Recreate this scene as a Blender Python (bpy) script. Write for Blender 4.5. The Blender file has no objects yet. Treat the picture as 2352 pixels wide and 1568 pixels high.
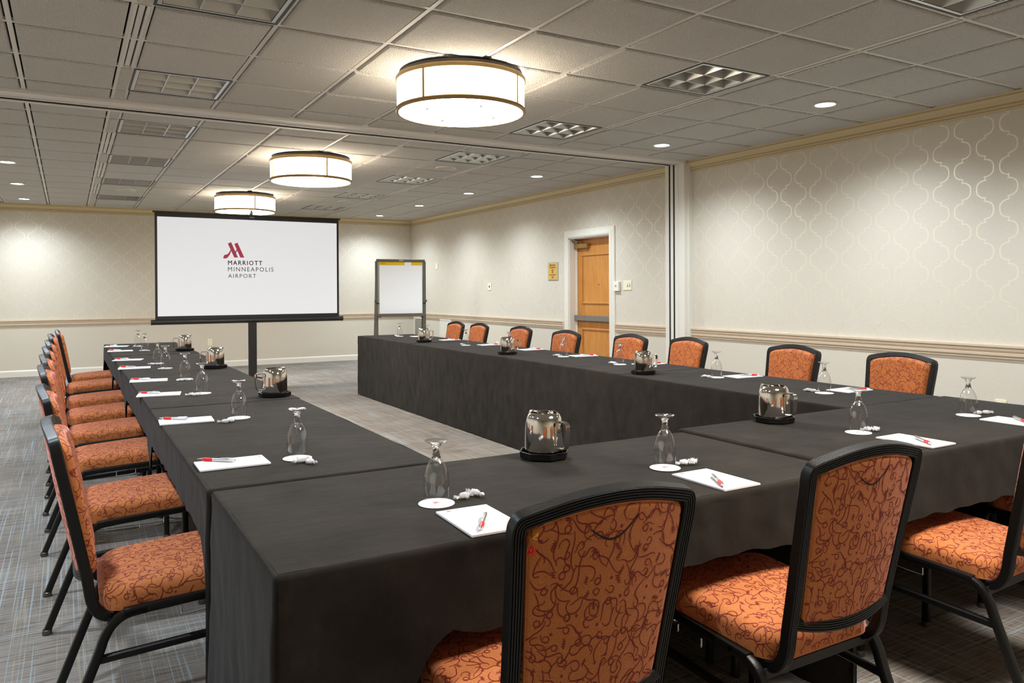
import bpy, math, random
from mathutils import Vector, Matrix, noise
random.seed(7)
SC = bpy.context.scene
COL = SC.collection
PI = math.pi
V = Vector

# ------------------------------------------------------------------ mesh helpers
class MB:
    """collects vertices and faces that become ONE mesh object"""
    def __init__(s): s.v = []; s.f = []; s.m = []
    def add(s, vs, fs, m=0):
        b = len(s.v); s.v += [tuple(p) for p in vs]
        for f in fs: s.f.append(tuple(b + i for i in f)); s.m.append(m)
    def box(s, c, d, m=0, rot=None):
        x, y, z = d[0] / 2, d[1] / 2, d[2] / 2
        vs = [V((a * x, b * y, e * z)) for e in (-1, 1) for b in (-1, 1) for a in (-1, 1)]
        if rot: vs = [rot @ p for p in vs]
        s.add([p + V(c) for p in vs], [(0, 2, 3, 1), (4, 5, 7, 6), (0, 1, 5, 4), (2, 6, 7, 3), (0, 4, 6, 2), (1, 3, 7, 5)], m)
    def bx(s, x0, x1, y0, y1, z0, z1, m=0):
        s.box(((x0 + x1) / 2, (y0 + y1) / 2, (z0 + z1) / 2), (x1 - x0, y1 - y0, z1 - z0), m)
    def grid(s, fn, nu, nv, m=0, closed_u=False):
        vs = [fn(i / nu, j / nv) for j in range(nv + 1) for i in range(nu + (0 if closed_u else 1))]
        n = nu if closed_u else nu + 1
        fs = []
        for j in range(nv):
            for i in range(nu):
                a = j * n + i; b = j * n + (i + 1) % n
                fs.append((a, b, b + n, a + n))
        s.add(vs, fs, m)
    def lathe(s, prof, seg=32, m=0, c=(0, 0, 0), cap0=False, cap1=False):
        cx, cy, cz = c
        vs = []
        for r, z in prof:
            for i in range(seg):
                t = 2 * PI * i / seg
                vs.append((cx + r * math.cos(t), cy + r * math.sin(t), cz + z))
        fs = []
        for j in range(len(prof) - 1):
            for i in range(seg):
                a = j * seg + i; b = j * seg + (i + 1) % seg
                fs.append((a, b, b + seg, a + seg))
        if cap0: fs.append(tuple(range(seg))[::-1])
        if cap1: fs.append(tuple((len(prof) - 1) * seg + i for i in range(seg)))
        s.add(vs, fs, m)
    def sweep(s, path, prof, side, m=0, caps=True, closed=False):
        """prof: list of (a,b); a along the side vector, b along the other normal; rotation minimising frame"""
        P = [V(p) for p in path]; n = len(P)
        T = []
        for i in range(n):
            if closed: t = P[(i + 1) % n] - P[i - 1]
            else: t = P[min(i + 1, n - 1)] - P[max(i - 1, 0)]
            T.append(t.normalized())
        A = V(side); A = (A - T[0] * A.dot(T[0])).normalized()
        vs = []
        k = len(prof)
        for i in range(n):
            if i:
                q = T[i - 1].rotation_difference(T[i]); A = q @ A
                A = (A - T[i] * A.dot(T[i])).normalized()
            B = T[i].cross(A)
            for a, b in prof: vs.append(P[i] + A * a + B * b)
        fs = []
        for i in range(n - 1 + (1 if closed else 0)):
            for j in range(k):
                a = i * k + j; b = i * k + (j + 1) % k
                a2 = ((i + 1) % n) * k + j; b2 = ((i + 1) % n) * k + (j + 1) % k
                fs.append((a, b, b2, a2))
        if caps and not closed:
            fs.append(tuple(range(k))[::-1]); fs.append(tuple((n - 1) * k + j for j in range(k)))
        s.add(vs, fs, m)
    def tube(s, path, r, seg=8, m=0, closed=False):
        prof = [(r * math.cos(2 * PI * i / seg), r * math.sin(2 * PI * i / seg)) for i in range(seg)]
        d = (V(path[1]) - V(path[0])).normalized()
        side = V((0, 0, 1)) if abs(d.z) < .9 else V((1, 0, 0))
        s.sweep(path, prof, side, m, True, closed)
    def build(s, name, mats, parent=None, smooth=35, bevel=0, solid=0):
        me = bpy.data.meshes.new(name)
        me.from_pydata(s.v, [], s.f)
        if not isinstance(mats, (list, tuple)): mats = [mats]
        for m in mats: me.materials.append(m)
        if len(mats) > 1: me.polygons.foreach_set('material_index', s.m)
        if smooth:
            me.polygons.foreach_set('use_smooth', [True] * len(me.polygons))
            me.set_sharp_from_angle(angle=math.radians(smooth))
        me.update()
        o = bpy.data.objects.new(name, me); COL.objects.link(o)
        if parent: o.parent = parent
        if solid:
            md = o.modifiers.new('solid', 'SOLIDIFY'); md.thickness = solid; md.offset = 0
        if bevel:
            md = o.modifiers.new('bevel', 'BEVEL'); md.width = bevel; md.segments = 2; md.limit_method = 'ANGLE'
        return o

def tag(o, label=None, cat=None, group=None, kind=None):
    if label: o['label'] = label
    if cat: o['category'] = cat
    if group: o['group'] = group
    if kind: o['kind'] = kind
    return o
def thing(name, label, cat, loc=(0, 0, 0), rz=0, group=None, kind=None):
    o = bpy.data.objects.new(name, None); COL.objects.link(o)
    o.location = loc; o.rotation_euler = (0, 0, rz); o.empty_display_size = .1
    return tag(o, label, cat, group, kind)
KIDS = {}
def copy_thing(root, loc, rz, label):
    r = root.copy(); COL.objects.link(r); r.location = loc; r.rotation_euler = (0, 0, rz); r['label'] = label
    for ch in list(root.children):
        c = ch.copy(); COL.objects.link(c); c.parent = r
        for g in list(ch.children):
            d = g.copy(); COL.objects.link(d); d.parent = c
    return r
def catmull(P, n=6, closed=False):
    P = [V(p) for p in P]; out = []
    N = len(P)
    for i in range(N - (0 if closed else 1)):
        if closed: a, b, c, d = P[i - 1], P[i], P[(i + 1) % N], P[(i + 2) % N]
        else: a, b, c, d = P[max(i - 1, 0)], P[i], P[i + 1], P[min(i + 2, N - 1)]
        for k in range(n):
            t = k / n
            out.append(.5 * ((2 * b) + (c - a) * t + (2 * a - 5 * b + 4 * c - d) * t * t + (3 * b - a - 3 * c + d) * t ** 3))
    if not closed: out.append(P[-1])
    return out
def rrect(w, h, r, n=3):
    out = []
    for cx, cy, a0 in ((w / 2 - r, h / 2 - r, 0), (-w / 2 + r, h / 2 - r, 90), (-w / 2 + r, -h / 2 + r, 180), (w / 2 - r, -h / 2 + r, 270)):
        for i in range(n + 1):
            a = math.radians(a0 + 90 * i / n); out.append((cx + r * math.cos(a), cy + r * math.sin(a)))
    return out
def text_mesh(name, body, size, mat, parent, mtx, align='LEFT', spacing=1.0, bold=0.0, scx=1.0):
    cu = bpy.data.curves.new(name, 'FONT'); cu.body = body; cu.size = size; cu.align_x = align
    cu.space_character = spacing; cu.offset = bold; cu.extrude = size * .01; cu.resolution_u = 3
    tmp = bpy.data.objects.new('tmp_text', cu); COL.objects.link(tmp)
    dg = bpy.context.evaluated_depsgraph_get(); dg.update()
    me = bpy.data.meshes.new_from_object(tmp.evaluated_get(dg))
    bpy.data.objects.remove(tmp)
    me.transform(Matrix.Diagonal((scx, 1, 1, 1))); me.transform(mtx)
    me.materials.clear(); me.materials.append(mat)
    o = bpy.data.objects.new(name, me); COL.objects.link(o); o.parent = parent
    return o

# ------------------------------------------------------------------ materials
def lin(c):
    return tuple(((x / 255) / 12.92 if x / 255 <= .04045 else ((x / 255 + .055) / 1.055) ** 2.4) for x in c) + (1,)
class NT:
    def __init__(s, name):
        s.mat = bpy.data.materials.new(name); s.mat.use_nodes = True
        s.t = s.mat.node_tree; s.bsdf = s.t.nodes['Principled BSDF']; s.out = s.t.nodes['Material Output']
    def n(s, typ, **kw):
        nd = s.t.nodes.new(typ)
        for k, v in kw.items():
            if k.startswith('i_'):
                key = k[2:]; key = int(key) if key.isdigit() else key
                s.set(nd.inputs[key], v)
            else: setattr(nd, k, v)
        return nd
    def set(s, inp, v):
        if isinstance(v, bpy.types.NodeSocket): s.t.links.new(v, inp)
        elif isinstance(v, bpy.types.Node): s.t.links.new(v.outputs[0], inp)
        else: inp.default_value = v
    def math(s, op, a, b=None, c=None):
        nd = s.t.nodes.new('ShaderNodeMath'); nd.operation = op
        s.set(nd.inputs[0], a)
        if b is not None: s.set(nd.inputs[1], b)
        if c is not None: s.set(nd.inputs[2], c)
        return nd.outputs[0]
    def mix(s, f, a, b):
        nd = s.t.nodes.new('ShaderNodeMix'); nd.data_type = 'RGBA'
        s.set(nd.inputs[0], f); s.set(nd.inputs[6], a); s.set(nd.inputs[7], b)
        return nd.outputs[2]
    def noise(s, vec, scale, detail=2, rough=.5, dist=0):
        nd = s.n('ShaderNodeTexNoise'); s.set(nd.inputs['Vector'], vec); nd.inputs['Scale'].default_value = scale
        nd.inputs['Detail'].default_value = detail; nd.inputs['Roughness'].default_value = rough; nd.inputs['Distortion'].default_value = dist
        return nd.outputs[0]
    def ramp(s, f, a, b):
        nd = s.n('ShaderNodeMapRange'); nd.clamp = True; s.set(nd.inputs[0], f); nd.inputs[1].default_value = a; nd.inputs[2].default_value = b
        return nd.outputs[0]
    def scale(s, vec, sc):
        nd = s.n('ShaderNodeVectorMath', operation='MULTIPLY'); s.set(nd.inputs[0], vec); nd.inputs[1].default_value = sc
        return nd.outputs[0]
    def pos(s): return s.n('ShaderNodeNewGeometry').outputs['Position']
    def obj(s): return s.n('ShaderNodeTexCoord').outputs['Object']
    def bump(s, h, st=.3, d=.002):
        nd = s.n('ShaderNodeBump'); s.set(nd.inputs['Height'], h); nd.inputs['Strength'].default_value = st; nd.inputs['Distance'].default_value = d
        s.t.links.new(nd.outputs[0], s.bsdf.inputs['Normal'])
    def p(s, **kw):
        for k, v in kw.items(): s.set(s.bsdf.inputs[k.replace('_', ' ')], v)
        return s
def simple(name, col, rough=.5, metal=0, **kw):
    m = NT(name); m.p(Base_Color=col, Roughness=rough, Metallic=metal)
    for k, v in kw.items(): m.set(m.bsdf.inputs[k.replace('_', ' ')], v)
    return m.mat
def emit(name, col, st, base=(.8, .8, .8, 1)):
    m = NT(name); m.p(Base_Color=base, Roughness=.6, Emission_Color=col, Emission_Strength=st)
    return m.mat

# black table linen: napped woven cloth with faint mottling and wrinkles
m = NT('black_linen')
P = m.pos()
n1 = m.noise(P, 5, 4, .6); n2 = m.noise(m.scale(P, (3, 1.5, 2.4)), 4, 6, .72)
c = m.mix(m.ramp(n1, .3, .75), lin((27, 23, 19)), lin((44, 39, 33)))
c = m.mix(m.math('MULTIPLY', m.ramp(n2, .55, .8), .35), c, lin((64, 57, 49)))
m.p(Base_Color=c, Roughness=.92, Specular_IOR_Level=.12)
m.p(Sheen_Weight=.05, Sheen_Roughness=.5)
m.bump(m.math('ADD', m.noise(m.scale(P, (1, 2.2, 1)), 9, 3, .55), m.math('MULTIPLY', m.noise(P, 260, 2), .06)), .22, .012)
M_CLOTH = m.mat

def fabric(name, base, base2):
    m = NT(name); O = m.obj()
    w = m.noise(m.scale(O, (1, 1, 1)), 420, 1)
    c = m.mix(m.ramp(w, .35, .7), base, base2)
    m.p(Base_Color=c, Roughness=.85, Specular_IOR_Level=.2, Sheen_Weight=.6, Sheen_Roughness=.45, Sheen_Tint=(1, .45, .42, 1))
    m.bump(w, .25, .0006)
    return m.mat
M_FABRIC = fabric('orange_woven_fabric', lin((182, 104, 56)), lin((203, 128, 74)))
M_SQUIG = simple('dark_red_thread', lin((126, 30, 22)), .7)
M_SEAM = simple('black_seam_thread', lin((38, 20, 14)), .8)

m = NT('black_hammered_metal'); O = m.obj()
m.p(Base_Color=(.004, .0037, .0034, 1), Roughness=.4, Specular_IOR_Level=.4)
m.bump(m.noise(O, 330, 2), .35, .0012)
M_FRAME = m.mat
M_GLIDE = simple('grey_glide', lin((96, 92, 86)), .35, .6)
M_WIRE = simple('zinc_wire', (.6, .59, .57, 1), .25, 1)

m = NT('ceiling_tile'); P = m.pos()
n1 = m.noise(P, 120, 3, .6); n2 = m.noise(P, .9, 3)
m.p(Base_Color=m.mix(m.math('MULTIPLY', m.ramp(n1, .6, .42), .4), m.mix(m.ramp(n2, .3, .75), lin((226, 222, 214)), lin((234, 230, 222))), lin((190, 185, 176))), Roughness=.95, Specular_IOR_Level=.1)
m.bump(n1, 1.0, .02)
M_TILE = m.mat
M_GRID = simple('painted_grid', lin((218, 213, 205)), .5)
M_GAP = simple('dark_gap', (.01, .01, .009, 1), .9)

def wall_mat(name, axis, u0, z0=2.575, pat=True):
    m = NT(name); P = m.pos()
    sp = m.n('ShaderNodeSeparateXYZ'); m.set(sp.inputs[0], P)
    u = sp.outputs[axis]; z = sp.outputs[2]
    weave = m.noise(m.scale(P, (14, 14, 160)), 3, 3, .6)
    base = m.mix(m.ramp(weave, .3, .7), lin((206, 197, 180)), lin((215, 207, 192)))
    rough = .75
    if pat:
        W, HP, A, T = .166, .155, .061, .0042
        U = m.math('PINGPONG', m.math('ADD', m.math('SUBTRACT', u, u0), W / 2 + 100 * W), W)
        d = m.math('SUBTRACT', U, W / 2)
        h = m.math('DIVIDE', m.math('SUBTRACT', z0 + 20 * HP, z), HP)
        k = m.math('FLOOR', h); fr = m.math('SUBTRACT', h, k)
        sg = m.math('SUBTRACT', 1.0, m.math('MULTIPLY', m.math('MODULO', k, 2.0), 2.0))
        tp = m.math('DIVIDE', m.math('SUBTRACT', fr, .5), .415)
        sd = m.math('MULTIPLY', d, sg)
        sx = m.math('DIVIDE', m.math('ADD', sd, .011), A + .011)
        el = m.math('MULTIPLY', m.math('ABSOLUTE', m.math('SUBTRACT', m.math('POWER', m.math('ADD', m.math('POWER', m.math('ABSOLUTE', sx), 2.5), m.math('POWER', m.math('ABSOLUTE', tp), 2.5)), .4), 1.0)), A)
        e_line = m.math('MULTIPLY', m.math('LESS_THAN', el, T), m.math('GREATER_THAN', sd, -.009))
        notch = m.math('MULTIPLY', m.math('LESS_THAN', m.math('ABSOLUTE', d), T), m.math('GREATER_THAN', m.math('ABSOLUTE', tp), .96))
        ln = m.math('MAXIMUM', e_line, notch)
        ln = m.math('MULTIPLY', ln, m.math('GREATER_THAN', z, .85))
        base = m.mix(m.math('MULTIPLY', ln, .9), base, lin((226, 217, 196)))
        m.p(Base_Color=base, Roughness=m.math('SUBTRACT', .75, m.math('MULTIPLY', ln, .25)), Metallic=m.math('MULTIPLY', ln, .38))
    else: m.p(Base_Color=base, Roughness=.75)
    m.p(Specular_IOR_Level=.25)
    m.bump(weave, .15, .002)
    return m.mat
M_WALL_R = wall_mat('trellis_wallpaper_side', 1, 3.698)
M_WALL_B = wall_mat('trellis_wallpaper_end', 0, .69)
M_TRIM = simple('cream_painted_trim', lin((205, 186, 145)), .38)
M_RAIL = simple('beige_painted_rail', lin((212, 194, 170)), .38)
M_WHITE = simple('white_painted_trim', lin((226, 221, 208)), .4)

# woven carpet with streaks and thin pale lines
m = NT('woven_carpet'); P = m.pos()
b = m.noise(P, 2.2, 3)
c = m.mix(m.ramp(b, .3, .7), lin((122, 113, 105)), lin((146, 137, 129)))
st = m.noise(m.scale(P, (2.2, 38, 1)), 2.4, 3, .6)
c = m.mix(m.math('MULTIPLY', m.ramp(st, .52, .66), .75), c, lin((70, 58, 50)))
st2 = m.noise(m.scale(P, (3, 60, 1)), 2.7, 2, .5)
c = m.mix(m.math('MULTIPLY', m.ramp(st2, .56, .7), .5), c, lin((172, 164, 152)))
l1 = m.noise(m.scale(P, (62, .45, 1)), 1.9, 2, .5); l2 = m.noise(m.scale(P, (.5, 58, 1)), 2.3, 2, .5)
c = m.mix(m.math('MULTIPLY', m.ramp(l1, .58, .64), .65), c, lin((158, 172, 178)))
c = m.mix(m.math('MULTIPLY', m.ramp(l2, .58, .64), .6), c, lin((160, 176, 182)))
l3 = m.noise(m.scale(P, (90, .8, 1)), 2.2, 2, .5)
c = m.mix(m.math('MULTIPLY', m.ramp(l3, .6, .65), .4), c, lin((186, 176, 150)))
fz = m.noise(P, 420, 2)
c = m.mix(m.math('MULTIPLY', fz, .25), c, lin((90, 82, 74)))
m.p(Base_Color=c, Roughness=.97, Specular_IOR_Level=.05)
m.bump(fz, .5, .004)
M_CARPET = m.mat

m = NT('honey_oak'); O = m.pos()
g = m.noise(m.scale(O, (1, 26, 1.2)), 3.2, 4, .6, .4); g2 = m.noise(m.scale(O, (1, 90, 2)), 3, 2)
c = m.mix(m.ramp(g, .3, .7), lin((186, 118, 48)), lin((214, 150, 74)))
c = m.mix(m.math('MULTIPLY', m.ramp(g2, .5, .75), .35), c, lin((150, 88, 34)))
m.p(Base_Color=c, Roughness=.38)
M_OAK = m.mat
M_BRASS = simple('bronze_brass', lin((170, 138, 84)), .35, .75)
M_SHADE_RIM = simple('antique_brass_rim', lin((176, 146, 96)), .38, .6)
M_STEELDARK = simple('dark_pan', lin((70, 62, 52)), .4, .6)
M_BAR = simple('brushed_grey_metal', lin((150, 146, 140)), .38, .7)
M_ALU = simple('louver_aluminium', (.55, .55, .53, 1), .28, .9)
M_HOUS = simple('fixture_white', lin((200, 200, 194)), .5)
M_PLASTIC = simple('ivory_plastic', lin((238, 230, 200)), .35)
M_PLASTICW = simple('white_plastic', lin((236, 232, 220)), .35)
M_DARK = simple('dark_detail', (.02, .02, .02, 1), .5)
M_PAPER = simple('white_paper', lin((252, 252, 252)), .8)
M_RED = simple('red_print', lin((196, 52, 60)), .6)
M_PENRED = simple('red_rubber_grip', lin((205, 22, 22)), .4)
M_CHROME = simple('satin_silver', (.72, .72, .73, 1), .22, 1)
M_STEEL = simple('polished_steel', (.72, .70, .66, 1), .07, 1)
M_TRAY = simple('black_tray_plastic', (.008, .008, .008, 1), .25)
M_MINT = simple('white_mint', lin((240, 240, 236)), .5)
m = NT('paper_ruled'); O = m.obj()
sp = m.n('ShaderNodeSeparateXYZ'); m.set(sp.inputs[0], O)
ln = m.math('LESS_THAN', m.math('MODULO', m.math('ADD', sp.outputs[1], 1.0), .0071), .0007)
hd = m.math('LESS_THAN', sp.outputs[1], .083)
c = m.mix(m.math('MULTIPLY', m.math('MULTIPLY', ln, hd), .55), lin((238, 238, 240)), lin((176, 188, 206)))
m.p(Base_Color=c, Roughness=.8)
M_RULED = m.mat
# clear glass: thin wall (no refraction) for the bowl, solid glass for stem and foot
m = NT('thin_clear_glass')
tr = m.n('ShaderNodeBsdfTransparent'); tr.inputs[0].default_value = (.97, .975, .97, 1)
gl = m.n('ShaderNodeBsdfGlossy'); gl.inputs['Roughness'].default_value = .02
lw = m.n('ShaderNodeLayerWeight'); lw.inputs[0].default_value = .5
fr_ = m.math('ADD', .07, m.math('MULTIPLY', .9, m.math('POWER', lw.outputs[1], 3.0)))
mx = m.n('ShaderNodeMixShader'); m.set(mx.inputs[0], fr_)
m.t.links.new(tr.outputs[0], mx.inputs[1]); m.t.links.new(gl.outputs[0], mx.inputs[2]); m.t.links.new(mx.outputs[0], m.out.inputs[0])
M_GLASS = m.mat
M_SOLIDGLASS = simple('solid_clear_glass', (1, 1, 1, 1), .01, 0, Transmission_Weight=1.0, IOR=1.48)
m = NT('clear_wrapper')
tr = m.n('ShaderNodeBsdfTransparent'); gl = m.n('ShaderNodeBsdfGlossy'); gl.inputs['Roughness'].default_value = .15
df = m.n('ShaderNodeBsdfDiffuse'); df.inputs[0].default_value = (.95, .95, .95, 1)
m2 = m.n('ShaderNodeMixShader'); m2.inputs[0].default_value = .6
m3 = m.n('ShaderNodeMixShader'); m3.inputs[0].default_value = .7
m.t.links.new(gl.outputs[0], m2.inputs[1]); m.t.links.new(df.outputs[0], m2.inputs[2])
m.t.links.new(tr.outputs[0], m3.inputs[1]); m.t.links.new(m2.outputs[0], m3.inputs[2]); m.t.links.new(m3.outputs[0], m.out.inputs[0])
M_WRAP = m.mat

DRUM_E, CAN_E = 6.5, 20.0
M_SHADE = emit('lit_linen_shade', (1.0, .86, .68, 1), DRUM_E * .58)
M_DIFF = emit('lit_diffuser', (1.0, .96, .90, 1), DRUM_E * 2.7)
M_CAN = emit('lit_downlight_lens', (.95, .97, 1.0, 1), CAN_E)
M_SCREEN = emit('projected_screen', (.98, .985, 1.0, 1), .20, lin((138, 138, 140)))  # emission stands in for projector light falling on the screen
M_SCRBLK = simple('screen_border_black', (.012, .011, .01, 1), .5)
M_SCRTUBE = simple('screen_case_black', (.014, .012, .011, 1), .45)
M_LOGO = emit('projected_crimson', lin((190, 62, 92)), .09, lin((150, 40, 66)))  # mark also glows a little, imitating projected light
M_INK = simple('projected_grey_lettering', lin((70, 70, 72)), .7)
M_EASEL = simple('easel_grey_metal', lin((104, 98, 90)), .45, .3)
M_YELLOW = simple('yellow_header', lin((240, 196, 14)), .6)

# ------------------------------------------------------------------ room
XL, XR, YN, YB, ZC, CAMZ = -1.49, 5.90, -1.35, 14.21, 2.703, 1.295
def st(o, label, cat): return tag(o, label, cat, None, 'structure')
b = MB(); b.bx(XL - .2, XR + .5, YN - .2, YB + .2, -.1, 0)
st(b.build('floor', M_CARPET, smooth=0), 'grey brown woven carpet with pale blue crossing lines over the whole floor', 'floor')
b = MB(); b.bx(XL - .2, XR + .5, YB, YB + .15, 0, 2.95)
st(b.build('wall_back', M_WALL_B, smooth=0), 'cream trellis papered end wall behind the projection screen', 'wall')
b = MB(); b.bx(XL - .15, XL, YN - .2, YB + .2, 0, 2.95)
st(b.build('wall_left', M_WALL_R, smooth=0), 'cream papered side wall past the chairs of the left row', 'wall')
b = MB(); b.bx(XL - .2, XR + .5, YN - .15, YN, 0, 2.95)
st(b.build('wall_near', M_WALL_B, smooth=0), 'cream papered wall behind the photographer', 'wall')
DY0, DY1, DZ = 7.762, 8.672, 2.0
b = MB()
b.bx(XR, XR + .17, YN - .2, DY0, 0, 2.95); b.bx(XR, XR + .17, DY1, YB + .2, 0, 2.95); b.bx(XR, XR + .17, DY0, DY1, DZ, 2.95)
b.bx(XR + .17, XR + .3, DY0 - .3, DY1 + .3, 0, 2.95)
st(b.build('wall_right', M_WALL_R, smooth=0), 'cream trellis papered long wall with the oak door in it', 'wall')

# ceiling: lay-in tiles on a grid, openings left where troffers and slots sit
xl = [XL + .0]
x = .356 - 3 * .61
xs = []
xg = [-.864 - .61, -.864, -.254, .290, .366, .966, 1.576, 2.186, 2.796, 3.406, 4.015, 4.091, 4.626, 5.236, 5.846]
cols = list(zip(xg[:-1], xg[1:]))
yn = [3.53 + .61 * k for k in range(-8, 5)] + [6.27]
yf = [6.61, 6.97] + [6.97 + .605 * k + .0 for k in range(1, 12)] + [YB]
rows = list(zip(yn[:-1], yn[1:])) + list(zip(yf[:-1], yf[1:]))
TROF = []   # (x0,x1,y0,y1)
def rowat(y): 
    for r in rows:
        if r[0] - .02 <= y < r[1] - .02: return r
for xa, xb in ((.366, .966), (3.406, 4.015)):
    for y in (1.72, 3.55, 5.38, 7.0, 8.80, 10.61, 12.42):
        if xa < 1 and y < 2: continue
        r = rowat(y + .1); TROF.append((xa, xb, r[0], r[1]))
SLOT = []
for xa, xb in ((.290, .366), (4.015, 4.091)):
    for y0, y1 in ((2.31, 3.53), (4.14, 5.36), (7.575, 8.785), (9.39, 10.6), (11.205, 12.415)):
        if xa < 1 and y0 < 3: continue
        SLOT.append((xa, xb, y0, y1))
def inside(cx, cy, L): return any(a < cx < b2 and c < cy < d for a, b2, c, d in L)
b = MB()
G = .020
for xa, xb in cols + [(5.846, XR)]:
    for ya, yb in rows:
        cx, cy = (xa + xb) / 2, (ya + yb) / 2
        if inside(cx, cy, TROF) or inside(cx, cy, SLOT): continue
        g = G if xb - xa > .1 else .004
        if xb - xa < .07: g = .006
        x0, x1, y0, y1 = xa + g, xb - g, ya + min(G, (yb - ya) * .2), yb - min(G, (yb - ya) * .2)
        e = min(.012, (x1 - x0) / 4)
        zt, zf = ZC + .012, ZC - .006
        dz = random.uniform(-.0012, .0012)
        vs = [(x0, y0, zt), (x1, y0, zt), (x1, y1, zt), (x0, y1, zt),
              (x0 + .003, y0 + .003, zf + .003 + dz), (x1 - .003, y0 + .003, zf + .003 + dz), (x1 - .003, y1 - .003, zf + .003 + dz), (x0 + .003, y1 - .003, zf + .003 + dz),
              (x0 + e, y0 + e, zf - .004 + dz), (x1 - e, y0 + e, zf - .004 + dz), (x1 - e, y1 - e, zf - .004 + dz), (x0 + e, y1 - e, zf - .004 + dz)]
        b.add(vs, [(0, 4, 5, 1), (1, 5, 6, 2), (2, 6, 7, 3), (3, 7, 4, 0), (4, 8, 9, 5), (5, 9, 10, 6), (6, 10, 11, 7), (7, 11, 8, 4), (8, 11, 10, 9)], 0)
# grid tees
for k, xx in enumerate(xg[1:]):
    for ya, yb in ((YN, 6.27), (6.61, YB)):
        b.bx(xx - .012, xx + .012, ya, yb, ZC, ZC + .02, 1)
for yy in yn + yf[:-1]:
    segs = [(XL, XR)]
    b.bx(XL, XR, yy - .012, yy + .012, ZC + .0005, ZC + .02, 1)
b.bx(XL - .2, XR + .4, YN - .2, YB + .2, ZC + .17, ZC + .22, 2)
b.bx(XR - .03, XR + .02, YN, YB, ZC + .004, ZC + .17, 2)
st(b.build('ceiling', [M_TILE, M_GRID, M_GAP], smooth=0), 'grey white textured lay-in tile ceiling with white grid bars', 'ceiling')

# crown, chair rail, baseboard by sweeping profiles along the walls
CROWN = [(0, -.118), (.017, -.118), (.019, -.109), (.011, -.105), (.011, -.100), (.025, -.097), (.028, -.087), (.019, -.083), (.019, -.077), (.036, -.074), (.039, -.066), (.044, -.052), (.054, -.038), (.066, -.029), (.060, -.025), (.060, -.020), (.082, -.017), (.086, -.005), (0, -.002)]
RAILP = [(0, -.05), (.014, -.05), (.016, -.040), (.008, -.036), (.008, -.031), (.022, -.028), (.024, -.010), (.012, -.006), (.012, .002), (.024, .006), (.028, .020), (.016, .025), (.016, .030), (.032, .034), (.033, .05), (0, .05)]
BASEP = [(0, 0), (.014, 0), (.014, .082), (.009, .094), (.005, .1), (0, .104)]
def run(prof, p0, p1, zz, out, mb):
    """extrude a wall profile between two floor points; out = direction into the room"""
    o = V((out[0], out[1], 0)); vs = []
    for p in (p0, p1):
        for a, h in prof: vs.append(V((p[0], p[1], zz + h)) + o * a)
    k = len(prof); fs = [(j, (j + 1) % k, k + (j + 1) % k, k + j) for j in range(k)]
    fs += [tuple(range(k))[::-1], tuple(range(k, 2 * k))]
    mb.add(vs, fs)
RZ = .8325
n_trim = [0]
def trim(mb, mat, label, cat):
    n_trim[0] += 1
    return st(mb.build('trim_%d' % n_trim[0], mat, smooth=25), label, cat)
JY0, JY1 = 6.30, 6.62
b = MB(); run(CROWN, (XL, YB), (XR, YB), ZC, (0, -1), b); trim(b, M_TRIM, 'tan crown moulding along the top of the end wall', 'crown moulding')
b = MB(); run(CROWN, (XR, JY1), (XR, YB), ZC, (-1, 0), b); trim(b, M_TRIM, 'tan crown moulding above the oak door wall beyond the partition jamb', 'crown moulding')
b = MB(); run(CROWN, (XR, YN), (XR, JY0), ZC, (-1, 0), b); trim(b, M_TRIM, 'tan crown moulding on the near part of the long wall', 'crown moulding')
b = MB(); run(RAILP, (XL, YB), (XR, YB), RZ, (0, -1), b); trim(b, M_RAIL, 'beige chair rail across the end wall behind the screen', 'chair rail')
b = MB(); run(RAILP, (XR, 8.82), (XR, YB), RZ, (-1, 0), b); trim(b, M_RAIL, 'beige chair rail between the oak door and the far corner', 'chair rail')
b = MB(); run(RAILP, (XR, JY1), (XR, 7.64), RZ, (-1, 0), b); trim(b, M_RAIL, 'short beige chair rail between the oak door and partition jamb', 'chair rail')
b = MB(); run(RAILP, (XR, YN), (XR, JY0), RZ, (-1, 0), b); trim(b, M_RAIL, 'beige chair rail on the near part of the long wall', 'chair rail')
for nm, p0, p1, o, lb in (('baseboard_back', (XL, YB), (XR, YB), (0, -1), 'white baseboard along the end wall'), ('baseboard_right', (XR, YN), (XR, DY0 - .12), (-1, 0), 'white baseboard along the long wall up to the door'),
                          ('baseboard_far', (XR, DY1 + .15), (XR, YB), (-1, 0), 'white baseboard between the door and the far corner'), ('baseboard_left', (XL, YN), (XL, YB), (1, 0), 'white baseboard along the side wall past the left chairs')):
    b = MB(); run(BASEP, p0, p1, 0, o, b); st(b.build(nm, M_WHITE, smooth=0), lb, 'baseboard')

# folding partition: ceiling track and wall jamb
b = MB()
for y0, y1, z0, z1 in ((6.262, 6.285, ZC - .012, ZC + .05), (6.285, 6.425, ZC - .026, ZC + .12), (6.425, 6.443, ZC - .034, ZC + .12), (6.532, 6.550, ZC - .030, ZC + .12), (6.550, 6.62, ZC - .022, ZC + .05)):
    b.bx(XL, XR - .1, y0, y1, z0, z1, 0)
b.bx(XL, XR - .1, 6.443, 6.532, ZC + .10, ZC + .12, 1)
b.bx(XL, XR - .1, 6.443, 6.446, ZC - .028, ZC + .10, 1); b.bx(XL, XR - .1, 6.529, 6.532, ZC - .024, ZC + .10, 1)
for k in range(120):
    xx = XL + .06 * k; b.bx(xx, xx + .03, 6.47, 6.505, ZC + .03, ZC + .05, 2)
trim(b, [M_GRID, M_GAP, M_STEELDARK], 'white ceiling track with a dark slot for the folding partition', 'partition track')
b = MB()
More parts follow.
